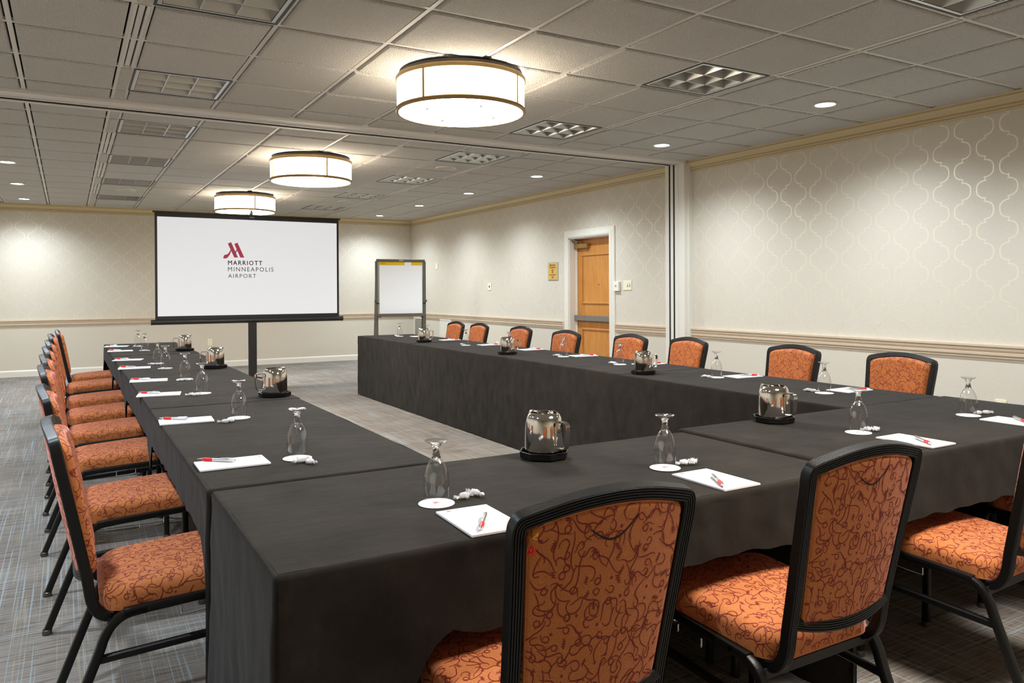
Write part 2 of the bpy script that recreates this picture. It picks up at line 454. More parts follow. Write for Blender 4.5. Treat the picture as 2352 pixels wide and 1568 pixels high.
for y0, y1, x0, m_ in ((6.29, 6.31, 5.85, 0), (6.31, 6.40, 5.80, 0), (6.40, 6.455, 5.795, 0), (6.455, 6.482, 5.798, 1), (6.482, 6.525, 5.795, 0), (6.525, 6.552, 5.798, 1), (6.552, 6.61, 5.795, 0)):
    b.bx(x0, XR + .02, y0, y1, 0, ZC - .006, m_)
trim(b, [M_WHITE, M_GAP], 'off-white wall jamb with two dark grooves for the folding partition', 'partition jamb')

# ------------------------------------------------------------------ door
d = thing('door_1', 'honey oak panelled door with push bar in a cream frame', 'door', (0, 0, 0), 0, None, 'structure')
XD = XR + .168
b = MB(); b.bx(XD - .04, XD, DY0, DY1, .01, DZ - .005); pan = b.build('door_panel', M_OAK, d, smooth=0)
def frame_mould(z0, z1):
    b = MB(); w = .028; y0, y1 = DY0 + .11, DY1 - .11
    for a in ((y0, y1, z0, z0 + w), (y0, y1, z1 - w, z1), (y0, y0 + w, z0 + w, z1 - w), (y1 - w, y1, z0 + w, z1 - w)):
        b.bx(XD - .056, XD - .038, a[0], a[1], a[2], a[3])
    return b
frame_mould(1.12, 1.79).build('panel_moulding', M_OAK, pan, smooth=0, bevel=.006)
frame_mould(.16, .80).build('panel_moulding', M_OAK, pan, smooth=0, bevel=.006)
b = MB(); b.box((XD - .045, (DY0 + DY1) / 2 - .04, 1.38), (.01, .018, .018)); b.build('peephole', M_BAR, d, bevel=.003)
b = MB(); b.bx(XD - .10, XD - .045, DY0 + .05, DY1 - .035 + .03, .895, .965); b.bx(XD - .104, XD - .045, DY1 - .24, DY1 - .235 + .0, .893, .967)
b.bx(XD - .05, XD - .03, DY0 + .03, DY1 - .01, .905, .955); b.build('push_bar', M_BAR, d, smooth=0, bevel=.008)
b = MB(); b.bx(XD - .10, XD - .04, DY1 - .31, DY1 - .01, 1.865, 1.925); cl = b.build('door_closer', M_BRASS, d, smooth=0, bevel=.005)
b = MB(); b.sweep([(XD - .07, DY1 - .18, 1.93), (XD - .075, DY1 - .18, 1.95), (XD - .15, DY1 - .10, 1.972), (XD - .16, DY1 - .04, 1.985)], rrect(.022, .007, .003, 1), (0, 0, 1)); b.bx(XR + .01, XR + .05, DY1 - .1, DY1 - .02, 1.972, 1.998); b.build('closer_arm', M_BRASS, cl)
b = MB()
CAS = [(0, 0), (.105, 0), (.105, .012), (.09, .02), (.06, .022), (.05, .028), (.02, .03), (.008, .024), (0, .02)]
def cas_v(y, sgn, z0, z1):
    vs = []
    for z in (z0, z1):
        for a, h in CAS: vs.append((XR - h, y + sgn * a, z + (a if z == z1 else 0)))
    k = len(CAS); b.add(vs, [(j, (j + 1) % k, k + (j + 1) % k, k + j) for j in range(k)] + [tuple(range(k))])
cas_v(DY0, -1, 0, DZ); cas_v(DY1, 1, 0, DZ)
vs = []
for y, s in ((DY0, -1), (DY1, 1)):
    for a, h in CAS: vs.append((XR - h, y + s * a, DZ + a))
k = len(CAS); b.add(vs, [(j, (j + 1) % k, k + (j + 1) % k, k + j) for j in range(k)])
b.bx(XR - .004, XR + .168, DY0 - .02, DY0 + .012, 0, DZ + .01); b.bx(XR - .004, XR + .168, DY1 - .012, DY1 + .02, 0, DZ + .01); b.bx(XR - .004, XR + .168, DY0, DY1, DZ - .012, DZ + .01)
b.bx(XD - .065, XD - .045, DY1 - .025, DY1 - .01, 0, DZ); b.bx(XD - .065, XD - .045, DY0 + .01, DY0 + .025, 0, DZ)
b.build('door_casing', M_WHITE, d, smooth=20)

# ------------------------------------------------------------------ wall fittings
t = thing('occupancy_sign', 'small gold maximum occupancy sign on the wall beside the oak door', 'sign', (XR, 9.07, 1.447))
b = MB(); b.bx(-.012, 0, -.127, .127, 0, .252); b.build('backing', simple('sign_clear_edge', lin((176, 184, 160)), .2), t, smooth=0, bevel=.002)
b = MB(); b.bx(-.014, -.012, -.112, .108, .01, .238); pl = b.build('gold_plate', simple('sign_gold', lin((222, 178, 92)), .45, .2), t, smooth=0)
M_SIGNINK = simple('sign_brown_ink', lin((110, 66, 18)), .6)
for body, size, zz in (('Maximum', .040, .197), ('Occupancy', .040, .166), ('Seated', .027, .132), ('49', .046, .094), ('Council & Seated', .024, .066), ('120', .044, .025)):
    mt = Matrix.Translation((-.0145, -.002, zz)) @ Matrix(((0, 0, -1, 0), (-1, 0, 0, 0), (0, 1, 0, 0), (0, 0, 0, 1)))
    text_mesh('sign_lettering', body, size, M_SIGNINK, pl, mt, 'CENTER', 1.0, .0006, .92)

def plate(name, label, cat, y0, y1, z0, z1, mat, depth=.008, wall='R'):
    t = thing(name, label, cat, (XR, (y0 + y1) / 2, z0) if wall == 'R' else ((y0 + y1) / 2, YB, z0), 0 if wall == 'R' else -PI / 2)
    if wall == 'B': t.rotation_euler = (0, 0, PI / 2)
    w = (y1 - y0) / 2; b = MB(); b.bx(-depth, 0, -w, w, 0, z1 - z0); b.build('cover_plate', mat, t, smooth=0, bevel=.003)
    return t
t = plate('wall_thermostat', 'white thermostat box beside the oak door frame', 'thermostat', 7.555, 7.655, 1.29, 1.405, M_PLASTICW, .035)
b = MB(); b.bx(-.0375, -.035, -.012, .02, .05, .075); b.build('display', simple('lcd_grey', lin((176, 170, 140)), .3), t, smooth=0)
t = plate('light_switch', 'ivory double light switch plate between the thermostat and partition jamb', 'light switch', 7.335, 7.495, 1.30, 1.415, M_PLASTIC)
for dy in (-.045, -.005):
    b = MB(); b.box((-.013, dy, .062), (.012, .010, .024), 0, Matrix.Rotation(.4, 3, 'Y')); b.build('toggle', M_PLASTICW, t, smooth=0)
    b = MB(); b.bx(-.0088, -.0078, dy - .008, dy + .008, .044, .08); b.build('toggle_slot', M_DARK, t, smooth=0)
t = plate('wall_socket', 'ivory wall plate with one dark jack hole between easel and sign', 'wall plate', 10.895, 11.005, 1.31, 1.425, M_PLASTIC)
b = MB(); b.bx(-.0095, -.008, -.016, .016, .045, .075); b.build('jack', M_DARK, t, smooth=0)
t = plate('socket_cover', 'small ivory blank plate high on the wall above the easel corner', 'wall plate', 12.955, 13.05, 1.705, 1.815, M_PLASTIC)
def outlet(label, a0, a1, z0, z1, wall):
    t = plate('wall_outlet', label, 'outlet', a0, a1, z0, z1, M_PLASTIC, .007, wall)
    h = z1 - z0
    for zz in (.3, .7):
        b = MB(); b.bx(-.010, -.007, -.017, .017, h * zz - .014, h * zz + .014); r = b.build('receptacle', M_PLASTICW, t, smooth=0, bevel=.004)
        b = MB(); b.bx(-.0108, -.0098, -.008, -.005, h * zz - .006, h * zz + .006); b.bx(-.0108, -.0098, .005, .008, h * zz - .006, h * zz + .006); b.build('slot', M_DARK, r, smooth=0)
outlet('ivory outlet low on the end wall by the screen stand', 2.095, 2.17, .372, .494, 'B')
outlet('beige outlet low on the near wall behind the table corner', 3.05, 3.13, .37, .485, 'R')
outlet('beige outlet seen between the second and third farthest chairs of the wall row', 10.66, 10.73, .38, .50, 'R')
t = thing('return_air_grille', 'white louvered return air grille low in the corner behind the easel', 'vent', (XR, 13.86, .30))
b = MB()
for y0, y1, z0, z1 in ((-.2, .2, 0, .03), (-.2, .2, .47, .5), (-.2, -.17, .03, .47), (.17, .2, .03, .47)): b.bx(-.02, 0, y0, y1, z0, z1)
b.build('grille_frame', M_WHITE, t, smooth=0, bevel=.002)
b = MB(); b.bx(-.002, 0, -.17, .17, .03, .47); b.build('dark_back', M_GAP, t, smooth=0)
b = MB()
for k in range(20): b.box((-.010, 0, .055 + .021 * k), (.018, .34, .0035), 0, Matrix.Rotation(.7, 3, 'Y'))
b.build('louvers', M_WHITE, t, smooth=0)
t = thing('access_panel', 'flat white access panel under the chair rail near the far corner', 'access panel', (XR, 12.62, .25))
b = MB(); b.bx(-.012, 0, -.22, .22, 0, .53); b.build('panel', M_WHITE, t, smooth=0, bevel=.003)
b = MB()
for y0, y1, z0, z1 in ((-.235, .235, -.015, .01), (-.235, .235, .52, .545), (-.235, -.21, .01, .52), (.21, .235, .01, .52)): b.bx(-.018, 0, y0, y1, z0, z1)
b.build('panel_frame', M_WHITE, t, smooth=0, bevel=.003)

# ------------------------------------------------------------------ ceiling fixtures
ORD = ['first', 'second', 'third', 'fourth', 'fifth', 'sixth', 'seventh', 'eighth']
def make_troffer(w, h):
    t = thing('louvered_troffer', '', 'ceiling light', (0, 0, ZC), 0, 'louvered ceiling troffers')
    b = MB(); f = .014; z0, z1 = -.004, .02
    for x0, x1, y0, y1 in ((-w / 2, w / 2, -h / 2, -h / 2 + f), (-w / 2, w / 2, h / 2 - f, h / 2), (-w / 2, -w / 2 + f, -h / 2 + f, h / 2 - f), (w / 2 - f, w / 2, -h / 2 + f, h / 2 - f)): b.bx(x0, x1, y0, y1, z0, z1)
    b.build('frame', M_DARK, t, smooth=0)
    b = MB(); b.bx(-w / 2, w / 2, -h / 2, h / 2, .15, .16)
    for x0, x1, y0, y1 in ((-w / 2, w / 2, -h / 2, -h / 2 + .01), (-w / 2, w / 2, h / 2 - .01, h / 2), (-w / 2, -w / 2 + .01, -h / 2, h / 2), (w / 2 - .01, w / 2, -h / 2, h / 2)): b.bx(x0, x1, y0, y1, .02, .15)
    b.build('housing', M_HOUS, t, smooth=0)
    b = MB(); L, H_ = w - .07, h - .07; cw, chh = L / 3, H_ / 3
    b.bx(-w / 2 + f, -L / 2, -h / 2 + f, h / 2 - f, -.002, .008); b.bx(L / 2, w / 2 - f, -h / 2 + f, h / 2 - f, -.002, .008)
    b.bx(-L / 2, L / 2, -h / 2 + f, -H_ / 2, -.002, .008); b.bx(-L / 2, L / 2, H_ / 2, h / 2 - f, -.002, .008)
    for i in range(3):
        for j in range(3):
            cx, cy = (i - 1) * cw, (j - 1) * chh
            rings = []
            for s, z in ((1, .0), (.95, .018), (.84, .05), (.68, .085), (.6, .1)):
                a, c2 = cw / 2 * s - .003, chh / 2 * s - .003
                rings.append([(cx - a, cy - c2, z), (cx + a, cy - c2, z), (cx + a, cy + c2, z), (cx - a, cy + c2, z)])
            vs = [p for r in rings for p in r]; fs = []
            for r in range(4):
                for q in range(4): fs.append((r * 4 + q, r * 4 + (q + 1) % 4, r * 4 + 4 + (q + 1) % 4, r * 4 + 4 + q))
            b.add(vs, fs)
    for i in (-.5, .5): b.bx(i * cw - .003, i * cw + .003, -H_ / 2, H_ / 2, 0, .004); b.bx(-L / 2, L / 2, i * chh - .003, i * chh + .003, 0, .004)
    b.build('louver', M_ALU, t, smooth=50)
    b = MB()
    for i in range(3): b.tube([((i - 1) * cw, -h / 2 + .03, .125), ((i - 1) * cw, h / 2 - .03, .125)], .016, 10)
    b.build('lamp_tube', simple('unlit_lamp_tube', lin((225, 225, 220)), .3), t)
    return t
tr0 = None; cnt = {0: 0, 1: 0}
for xa, xb, ya, yb in TROF:
    side = 0 if xa < 1 else 1
    lb = '%s unlit louvered troffer from the near end of the %s ceiling line' % (ORD[cnt[side]], 'left' if side == 0 else 'right'); cnt[side] += 1
    loc = ((xa + xb) / 2, (ya + yb) / 2, ZC)
    if tr0 is None: tr0 = make_troffer(.592, .592); tr0.location = loc; tr0['label'] = lb
    else: copy_thing(tr0, loc, 0, lb)
def make_slot():
    t = thing('slot_diffuser', '', 'air diffuser', (0, 0, ZC), 0, 'long air slots in the ceiling')
    b = MB(); 
    b.bx(-.037, -.022, -.595, .595, -.004, .03); b.bx(.022, .037, -.595, .595, -.004, .03); b.bx(-.022, .022, .59, .595, -.004, .03); b.bx(-.022, .022, -.595, -.59, -.004, .03)
    b.build('frame', M_GRID, t, smooth=0)
    b = MB(); b.bx(-.014, .014, -.59, .59, .002, .02); b.build('center_blade', M_GRID, t, smooth=0, bevel=.004)
    b = MB(); b.bx(-.037, .037, -.595, .595, .05, .055); b.build('dark_throat', M_GAP, t, smooth=0)
    return t
sl0 = None; cnt = {0: 0, 1: 0}
for xa, xb, ya, yb in SLOT:
    side = 0 if xa < 1 else 1
    lb = '%s long air slot from the near end of the %s ceiling line' % (ORD[cnt[side]], 'left' if side == 0 else 'right'); cnt[side] += 1
    loc = ((xa + xb) / 2, (ya + yb) / 2, ZC)
    if sl0 is None: sl0 = make_slot(); sl0.location = loc; sl0['label'] = lb
    else: copy_thing(sl0, loc, 0, lb)
def make_can():
    t = thing('recessed_downlight', '', 'downlight', (0, 0, ZC), 0, 'small round recessed downlights')
    b = MB(); b.lathe([(.074, -.009), (.09, -.009), (.093, -.004), (.093, 0)], 32); b.build('trim_ring', M_HOUS, t)
    b = MB(); b.lathe([(.074, -.009), (.068, .004), (.062, .02)], 32); b.build('reflector', M_ALU, t)
    b = MB(); b.lathe([(.0005, -.003), (.069, -.001)], 32); b.build('lens', M_CAN, t)
    return t
CANS = [(4.958, 3.856, 'downlight on the door side, nearest of its row'), (4.958, 5.70, 'downlight on the door side, just before the partition track'), (4.958, 7.98, 'downlight on the door side, first beyond the partition track'),
        (4.958, 9.82, 'downlight on the door side, second beyond the partition track'), (4.958, 11.6, 'downlight on the door side, third beyond the partition track'), (4.958, 13.45, 'downlight on the door side, last before the end wall'),
        (-.548, 9.74, 'downlight on the left side, nearest of the visible three'), (-.548, 11.6, 'downlight on the left side, middle of the visible three'), (-.548, 13.41, 'downlight on the left side, last before the end wall')]
c0 = None
for x, y, lb in CANS:
    lb = 'small lit round ' + lb
    if c0 is None: c0 = make_can(); c0.location = (x, y, ZC - .010); c0['label'] = lb
    else: copy_thing(c0, (x, y, ZC - .010), 0, lb)
for x, y, lb in ((3.717, 7.92, 'flush round white ceiling speaker nearest the partition track'), (3.727, 11.6, 'flush round white ceiling speaker farther down the door side'), (.69, 11.64, 'flush round white ceiling speaker in the left troffer line')):
    t = thing('ceiling_speaker', lb, 'speaker', (x, y, ZC - .008), 0, 'round ceiling speakers')
    b = MB(); b.lathe([(.118, .004), (.118, -.008), (.108, -.011), (.10, -.006)], 40); b.build('rim', M_GRID, t)
    b = MB(); b.lathe([(.0005, -.005), (.1, -.005)], 40); b.build('grille', simple('speaker_grille', lin((196, 190, 180)), .8), t)
RDRUM = .41
def make_drum():
    t = thing('drum_ceiling_light', '', 'ceiling light', (0, 0, ZC - .01), 0, 'lit drum lights down the middle')
    zb, zt = -.245, -.052
    b = MB(); b.lathe([(.36, -.040), (.392, -.036), (.392, -.014), (.34, 0)], 64, 0, cap0=True); b.build('ceiling_pan', M_STEELDARK, t)
    b = MB(); b.lathe([(RDRUM - .002, zb), (RDRUM - .002, zt)], 96); b.build('shade', M_SHADE, t)
    for z0, z1 in ((zb - .012, zb + .012), (zt - .012, zt + .014)):
        b = MB(); b.lathe([(RDRUM - .012, z0), (RDRUM + .003, z0), (RDRUM + .006, z0 + .004), (RDRUM + .006, z1 - .004), (RDRUM + .003, z1), (RDRUM - .012, z1), (RDRUM - .012, z0)], 96); b.build('rim_band', M_SHADE_RIM, t)
    for a in (17, 107, 197, 287):
        b = MB(); b.box((RDRUM + .001, 0, (zb + zt) / 2), (.008, .014, zt - zb - .02))
        b.v = [tuple(Matrix.Rotation(math.radians(a), 3, 'Z') @ V(p)) for p in b.v]; b.build('rib', M_SHADE_RIM, t, smooth=0)
    b = MB(); b.lathe([(.0005, zb - .004), (.30, zb - .003), (RDRUM - .03, zb - .001), (RDRUM - .012, zb + .004)], 96); df = b.build('diffuser', M_DIFF, t)
    for a in (-10, 80, 170, 260):
        b = MB(); b.lathe([(.0005, -.024), (.006, -.023), (.007, -.017), (.006, -.013), (.012, -.011), (.012, -.004), (.006, -.002)], 12, 0, (.245 * math.cos(math.radians(a)), .245 * math.sin(math.radians(a)), zb)); b.build('finial', M_DARK, df)
    return t
dr0 = None
DRUMS = ((2.2, 4.46, 14, 'largest lit drum light, on the near side of the partition track'), (2.2, 7.98, -10.6, 'middle lit drum light just beyond the partition track'), (2.2, 11.42, -9.8, 'smallest lit drum light above the projection screen'))
for x, y, a, lb in DRUMS:
    if dr0 is None: dr0 = make_drum(); dr0.location = (x, y, ZC - .01); dr0['label'] = lb; dr0.rotation_euler = (0, 0, math.radians(a))
    else: copy_thing(dr0, (x, y, ZC - .01), math.radians(a), lb)

# ------------------------------------------------------------------ tables and cloths
ZT = .737
M_TTOP = simple('table_laminate', lin((120, 96, 70)), .5)
M_TLEG = simple('table_leg_steel', lin((50, 50, 52)), .4, .6)
def table(label, x0, x1, y0, y1, zt, off=0):
    cx, cy = (x0 + x1) / 2, (y0 + y1) / 2
    t = thing('folding_table', label, 'table', (cx, cy, 0), 0, 'folding tables under the black cloths')
    w, h = (x1 - x0) / 2 - .03, (y1 - y0) / 2 - .03
    b = MB(); b.bx(-w, w, -h, h, zt - .035, zt - .012); b.build('tabletop', M_TTOP, t, smooth=0, bevel=.004)
    lw, lh = (w - .14, .06) if w > h else (.06, h - .14)
    for sx in (-1, 1):
        for sy in (-1, 1):
            b = MB(); b.tube([(sx * lw + off, sy * lh, 0), (sx * lw + off, sy * lh, zt - .035)], .014, 8); b.build('leg', M_TLEG, t)
def cloth(label, x0, x1, y0, y1, zt, hems, seed, amp=.55, tuck=''):
    """hems: dict side-> function(s in 0..1) giving hem height; sides S (y0), E (x1), N (y1), W (x0), walked anticlockwise"""
    rnd = random.Random(seed); b = MB(); R = .012; rc = .012
    per = []   # (x,y,nx,ny,side,s,cornerness)
    def edge(side, p, q, nx, ny):
        L = math.dist(p, q); n = max(3, int(L / .022))
        for i in range(n + 1):
            s = i / n; per.append((p[0] + (q[0] - p[0]) * s, p[1] + (q[1] - p[1]) * s, nx, ny, side, s, min(s, 1 - s) * L))
    def corner(cx, cy, a0, sd):
        for i in range(1, 6):
            a = math.radians(a0 + 15 * i); per.append((cx, cy, math.cos(a), math.sin(a), sd, (1 if i < 3 else 0), 0))
    X0, X1, Y0, Y1 = x0 + R, x1 - R, y0 + R, y1 - R
    edge('S', (X0, Y0), (X1, Y0), 0, -1); corner(X1, Y0, -90, 'SE'); edge('E', (X1, Y0), (X1, Y1), 1, 0); corner(X1, Y1, 0, 'EN')
    edge('N', (X1, Y1), (X0, Y1), 0, 1); corner(X0, Y1, 90, 'NW'); edge('W', (X0, Y1), (X0, Y0), -1, 0); corner(X0, Y0, 180, 'WS')
    n = len(per)
    arc = [0]
    for i in range(1, n): arc.append(arc[-1] + math.dist(per[i - 1][:2], per[i][:2]) + .006)
    def hem(p):
        sd, s = p[4], p[5]
        if len(sd) == 1: return hems[sd](s)
        return min(hems[sd[0]](1), hems[sd[1]](0))
    ph = [rnd.uniform(0, 6.28) for _ in range(4)]
    rows = [0, .3, .6, 1.0] + [1 + k for k in range(1, 23)]
    vs = []
    for r in rows:
        for i, p in enumerate(per):
            if r <= 1:
                a = r * PI / 2; o = R * math.sin(a); z = zt - R * (1 - math.cos(a)); 
                wob = .0015 * noise.noise(V((p[0] * 9, p[1] * 9, seed)))
                vs.append((p[0] + p[2] * o, p[1] + p[3] * o, z + wob)); continue
            f = (r - 1) / 22
            hz = hem(p); drop = (zt - R - hz)
            hz += .0025 * math.sin(arc[i] * 37 + ph[0]) + .010 * noise.noise(V((arc[i] * 7, seed, 0)))
            hz = max(hz, .004); drop = zt - R - hz
            d = f * drop
            loose = min(1, d / .6)
            inner = min(1, p[6] / .12)
            near_tuck = [c for c in tuck if c in p[4]] or ('S' in tuck and p[1] < y0 + .13) or ('N' in tuck and p[1] > y1 - .13)
            if near_tuck: inner = 1
            al = p[0] - p[1] * .97
            q = al + .05 * noise.noise(V((al * 2.5, d * 1.4, 3)))
            o = R + loose * amp * (.012 + .010 * math.sin(q * 23 + 1) * loose + .007 * math.sin(q * 57 + 2) * loose ** 1.5 + .022 * noise.noise(V((q * 3.2, d * 1.5, 5))))
            o += amp * .05 * (1 - inner) * loose ** 1.3 + .004 * noise.noise(V((al * 14, d * 12, 9)))
            if len(p[4]) == 1 and p[4] in tuck: o = R
            vs.append((p[0] + p[2] * o, p[1] + p[3] * o, zt - R - d))
    fs = []
    for j in range(len(rows) - 1):
        for i in range(n):
            a = j * n + i; c = j * n + (i + 1) % n; fs.append((a, a + n, c + n, c))
    b.add(vs, fs)
    nx, ny = max(8, int((x1 - x0) / .05)), max(8, int((y1 - y0) / .05))
    def top(u, v):
        x, y = X0 + (X1 - X0) * u, Y0 + (Y1 - Y0) * v
        e = min(u, 1 - u, v, 1 - v)
        return (x, y, zt + min(1, e * 12) * (.0016 * noise.noise(V((x * 6, y * 6, seed))) + .0008 * noise.noise(V((x * 17, y * 9, seed)))))
    b.grid(top, nx, ny)
    o = b.build('tablecloth', M_CLOTH, None, smooth=60)
    return tag(o, label, 'tablecloth', 'black cloths on the hollow square of tables')
FL = lambda s: .008
def lap(z, d0=.30, d1=.30):
    def f(s):
        e0, e1 = max(0, 1 - s / .07), max(0, 1 - (1 - s) / .07)
        return z - (z - d0) * e0 - (z - d1) * e1
    return f
def sweep_front(s):
    x = .345 + s * 1.755
    if x < .53: return .008
    if x < .74: t = (x - .53) / .21; return .008 + .535 * (1 - (1 - t) ** 2.6)
    return .545 + .02 * math.sin(x * 5)
TABLES = [('near left', .345, 2.10, 1.54, 2.304, ZT, dict(S=sweep_front, E=FL, N=FL, W=FL)),
          ('near right', 2.104, 3.915, 1.54, 2.335, ZT + .007, dict(S=lap(.535, .535, .3), E=FL, N=FL, W=FL))]
yl = [2.312, 4.075, 5.872, 7.66, 9.46]
for i in range(4):
    end = FL if i == 3 else (lambda s: .53)
    TABLES.append((['first', 'second', 'third', 'last'][i] + ' of the left row', .335, 1.06, yl[i] - (.010 if i else 0), yl[i + 1] + (.010 if i < 3 else 0), ZT + (.003 if i % 2 else 0), dict(S=FL if i == 0 else (lambda s: .53), E=FL, N=end, W=lap(.585, .45, .45))))
yr = [2.352, 4.085, 5.925, 7.70, 9.42]
for i in range(4):
    end = FL if i == 3 else (lambda s: .53)
    TABLES.append((['first', 'second', 'third', 'last'][i] + ' of the right row', 3.17, 3.93, yr[i] - (.010 if i else 0), yr[i + 1] + (.010 if i < 3 else 0), ZT + (.003 if i % 2 else 0), dict(S=lambda s: .53, E=lap(.57, .54, .54), N=end, W=FL)))
NEARNAMES = {'near left': 'near table at the left front corner', 'near right': 'near table at the right front corner'}
for i, (nm, x0, x1, y0, y1, zt, hems) in enumerate(TABLES):
    where = NEARNAMES.get(nm, nm.replace(' of the', ' table of the') + ' counted from the near end')
    table('folding table under the cloth, ' + where, x0, x1, y0, y1, zt, -.2 if i > 5 else 0)
    cloth('plain black cloth over the ' + where, x0, x1, y0, y1, zt, hems, 11 + i * 3, .55 if i == 0 else .3 if i < 6 else .04, 'WN' if i == 1 else 'NE' if i == 0 else ('SN' if i not in (5, 9) else 'S'))
# ------------------------------------------------------------------ upholstery: padded rounded-rectangle shapes with scribble thread
def pillow(hx, hy, R, rc, top, warp, dome=0.0, depth=None, flip=False):
    """returns (surface function of an unwrapped point, mesh filler). inner rectangle hx,hy; corner radius rc; edge roll radius R; depth = straight wall below the roll"""
    D = R * PI / 2 + (depth or 0)
    ix, iy = hx - rc, hy - rc
    def S(sx, sy):
        qx, qy = max(-ix, min(ix, sx)), max(-iy, min(iy, sy))
        dx, dy = sx - qx, sy - qy; d = math.hypot(dx, dy)
        lead = rc - R
        if d < 1e-9: h, dr, ux, uy = 0, 0, 0, 0
        else:
            ux, uy = dx / d, dy / d; e = d - lead
            if e <= 0: h, dr = d, 0
            elif e <= R * PI / 2: h, dr = lead + R * math.sin(e / R), R * (1 - math.cos(e / R))
            else: h, dr = rc, R + e - R * PI / 2
        X, Y = qx + ux * h, qy + uy * h
        z = top - dr + dome * max(0, 1 - (X / hx) ** 2) * max(0, 1 - (Y / hy) ** 2)
        return warp(X, Y, z)
    def fill(b, m=0, ncorner=7, rad=9, close=True):
        per = []
        def seg(p, q, ux, uy, n):
            for i in range(n): per.append((p[0] + (q[0] - p[0]) * i / n, p[1] + (q[1] - p[1]) * i / n, ux, uy))
        def arc(cx, cy, a0):
            for i in range(ncorner): a = math.radians(a0 + 90 * i / ncorner); per.append((cx, cy, math.cos(a), math.sin(a)))
        seg((-ix, -iy), (ix, -iy), 0, -1, 12); arc(ix, -iy, -90); seg((ix, -iy), (ix, iy), 1, 0, 12); arc(ix, iy, 0)
        seg((ix, iy), (-ix, iy), 0, 1, 12); arc(-ix, iy, 90); seg((-ix, iy), (-ix, -iy), -1, 0, 12); arc(-ix, -iy, 180)
        n = len(per); vs = [S(0, 0)]; lead = rc - R
        rings = [('s', .25), ('s', .5), ('s', .75), ('s', .9), ('d', .0)]
        ds = [lead * .5, lead] if lead > .004 else []
        ds += [lead + R * PI / 2 * k / 6 for k in range(1, 7)]
        if depth: ds += [D + lead - depth * .5, D + lead]
        for k, v in rings:
            for p in per:
                if k == 's': vs.append(S(p[0] * v, p[1] * v))
                else: vs.append(S(p[0], p[1]))
        for dd in ds:
            for p in per: vs.append(S(p[0] + p[2] * dd, p[1] + p[3] * dd))
        nr = len(rings) + len(ds); fs = []
        for i in range(n): fs.append((0, 1 + i, 1 + (i + 1) % n))
        for j in range(nr - 1):
            for i in range(n):
                a = 1 + j * n + i; c = 1 + j * n + (i + 1) % n; fs.append((a, a + n, c + n, c))
        if close: fs.append(tuple(1 + (nr - 1) * n + i for i in range(n)))
        if flip: fs = [f[::-1] for f in fs]
        b.add(vs, fs, m)
    return S, fill, D + (rc - R)
def strokes(rnd, x0, x1, y0, y1, step):
    """random handwriting-like scribbles filling a rectangle"""
    out = []
    y = y0
    while y < y1:
        x = x0 + rnd.uniform(0, step)
        while x < x1:
            cx, cy = x + rnd.uniform(-.4, .4) * step, y + rnd.uniform(-.4, .4) * step
            a = rnd.uniform(0, 6.28); k = rnd.random(); pts = []
            sp = step * .13
            if k < .12:      # tight zigzag
                n = rnd.randint(3, 4)
                for i in range(n * 2):
                    l = step * .16 * (1 if i % 2 else -1); pts.append((i * step * .10, l + i * step * .03))
                pts = [(p.x, p.y) for p in catmull([(q[0], q[1], 0) for q in pts], 2)]
            elif k < .24:    # dot
                pts = [(.0022 * math.cos(i * 1.05), .0022 * math.sin(i * 1.05)) for i in range(8)]
            else:            # wandering curl with loops
                th, px, py = 0, 0, 0; L = rnd.randint(13, 30); kk = 0; goal = rnd.uniform(-.3, .3); left = 0
                for i in range(L):
                    pts.append((px, py))
                    if left <= 0:
                        goal = rnd.choice((-1, 1)) * rnd.choice((.06, .14, .22, .34, .52)); left = rnd.randint(7, 14) if abs(goal) > .4 else rnd.randint(5, 11)
                    left -= 1; kk += (goal - kk) * .4
                    th += kk; px += .0031 * math.cos(th); py += .0031 * math.sin(th)
            mx_ = sum(p[0] for p in pts) / len(pts); my = sum(p[1] for p in pts) / len(pts)
            ca, sa = math.cos(a), math.sin(a)
            out.append([(cx + (p[0] - mx_) * ca - (p[1] - my) * sa, cy + (p[0] - mx_) * sa + (p[1] - my) * ca) for p in pts])
            x += step
        y += step * .92
    return out
def ribbon(b, S, pts, w, off, m, ok):
    vs = []; n = len(pts); fs = []
    E_ = 1e-3; row = []
    for i, (x, y) in enumerate(pts):
        q = pts[min(i + 1, n - 1)]; p = pts[max(i - 1, 0)]
        tx, ty = q[0] - p[0], q[1] - p[1]; L = math.hypot(tx, ty) or 1
        nx, ny = -ty / L, tx / L
        ww = w * (.55 + .45 * math.sin(PI * min(1, max(0, (i + .6) / n))))
        good = ok(x, y)
        a, c = V(S(x + nx * ww, y + ny * ww)), V(S(x - nx * ww, y - ny * ww))
        nrm = (V(S(x + E_, y)) - V(S(x - E_, y))).cross(V(S(x, y + E_)) - V(S(x, y - E_)))
        if nrm.length > 0: nrm.normalize()
        row.append(good); vs += [a + nrm * off, c + nrm * off]
    for i in range(n - 1):
        if row[i] and row[i + 1]: fs.append((2 * i, 2 * i + 1, 2 * i + 3, 2 * i + 2))
    if fs: b.add(vs, fs, m)

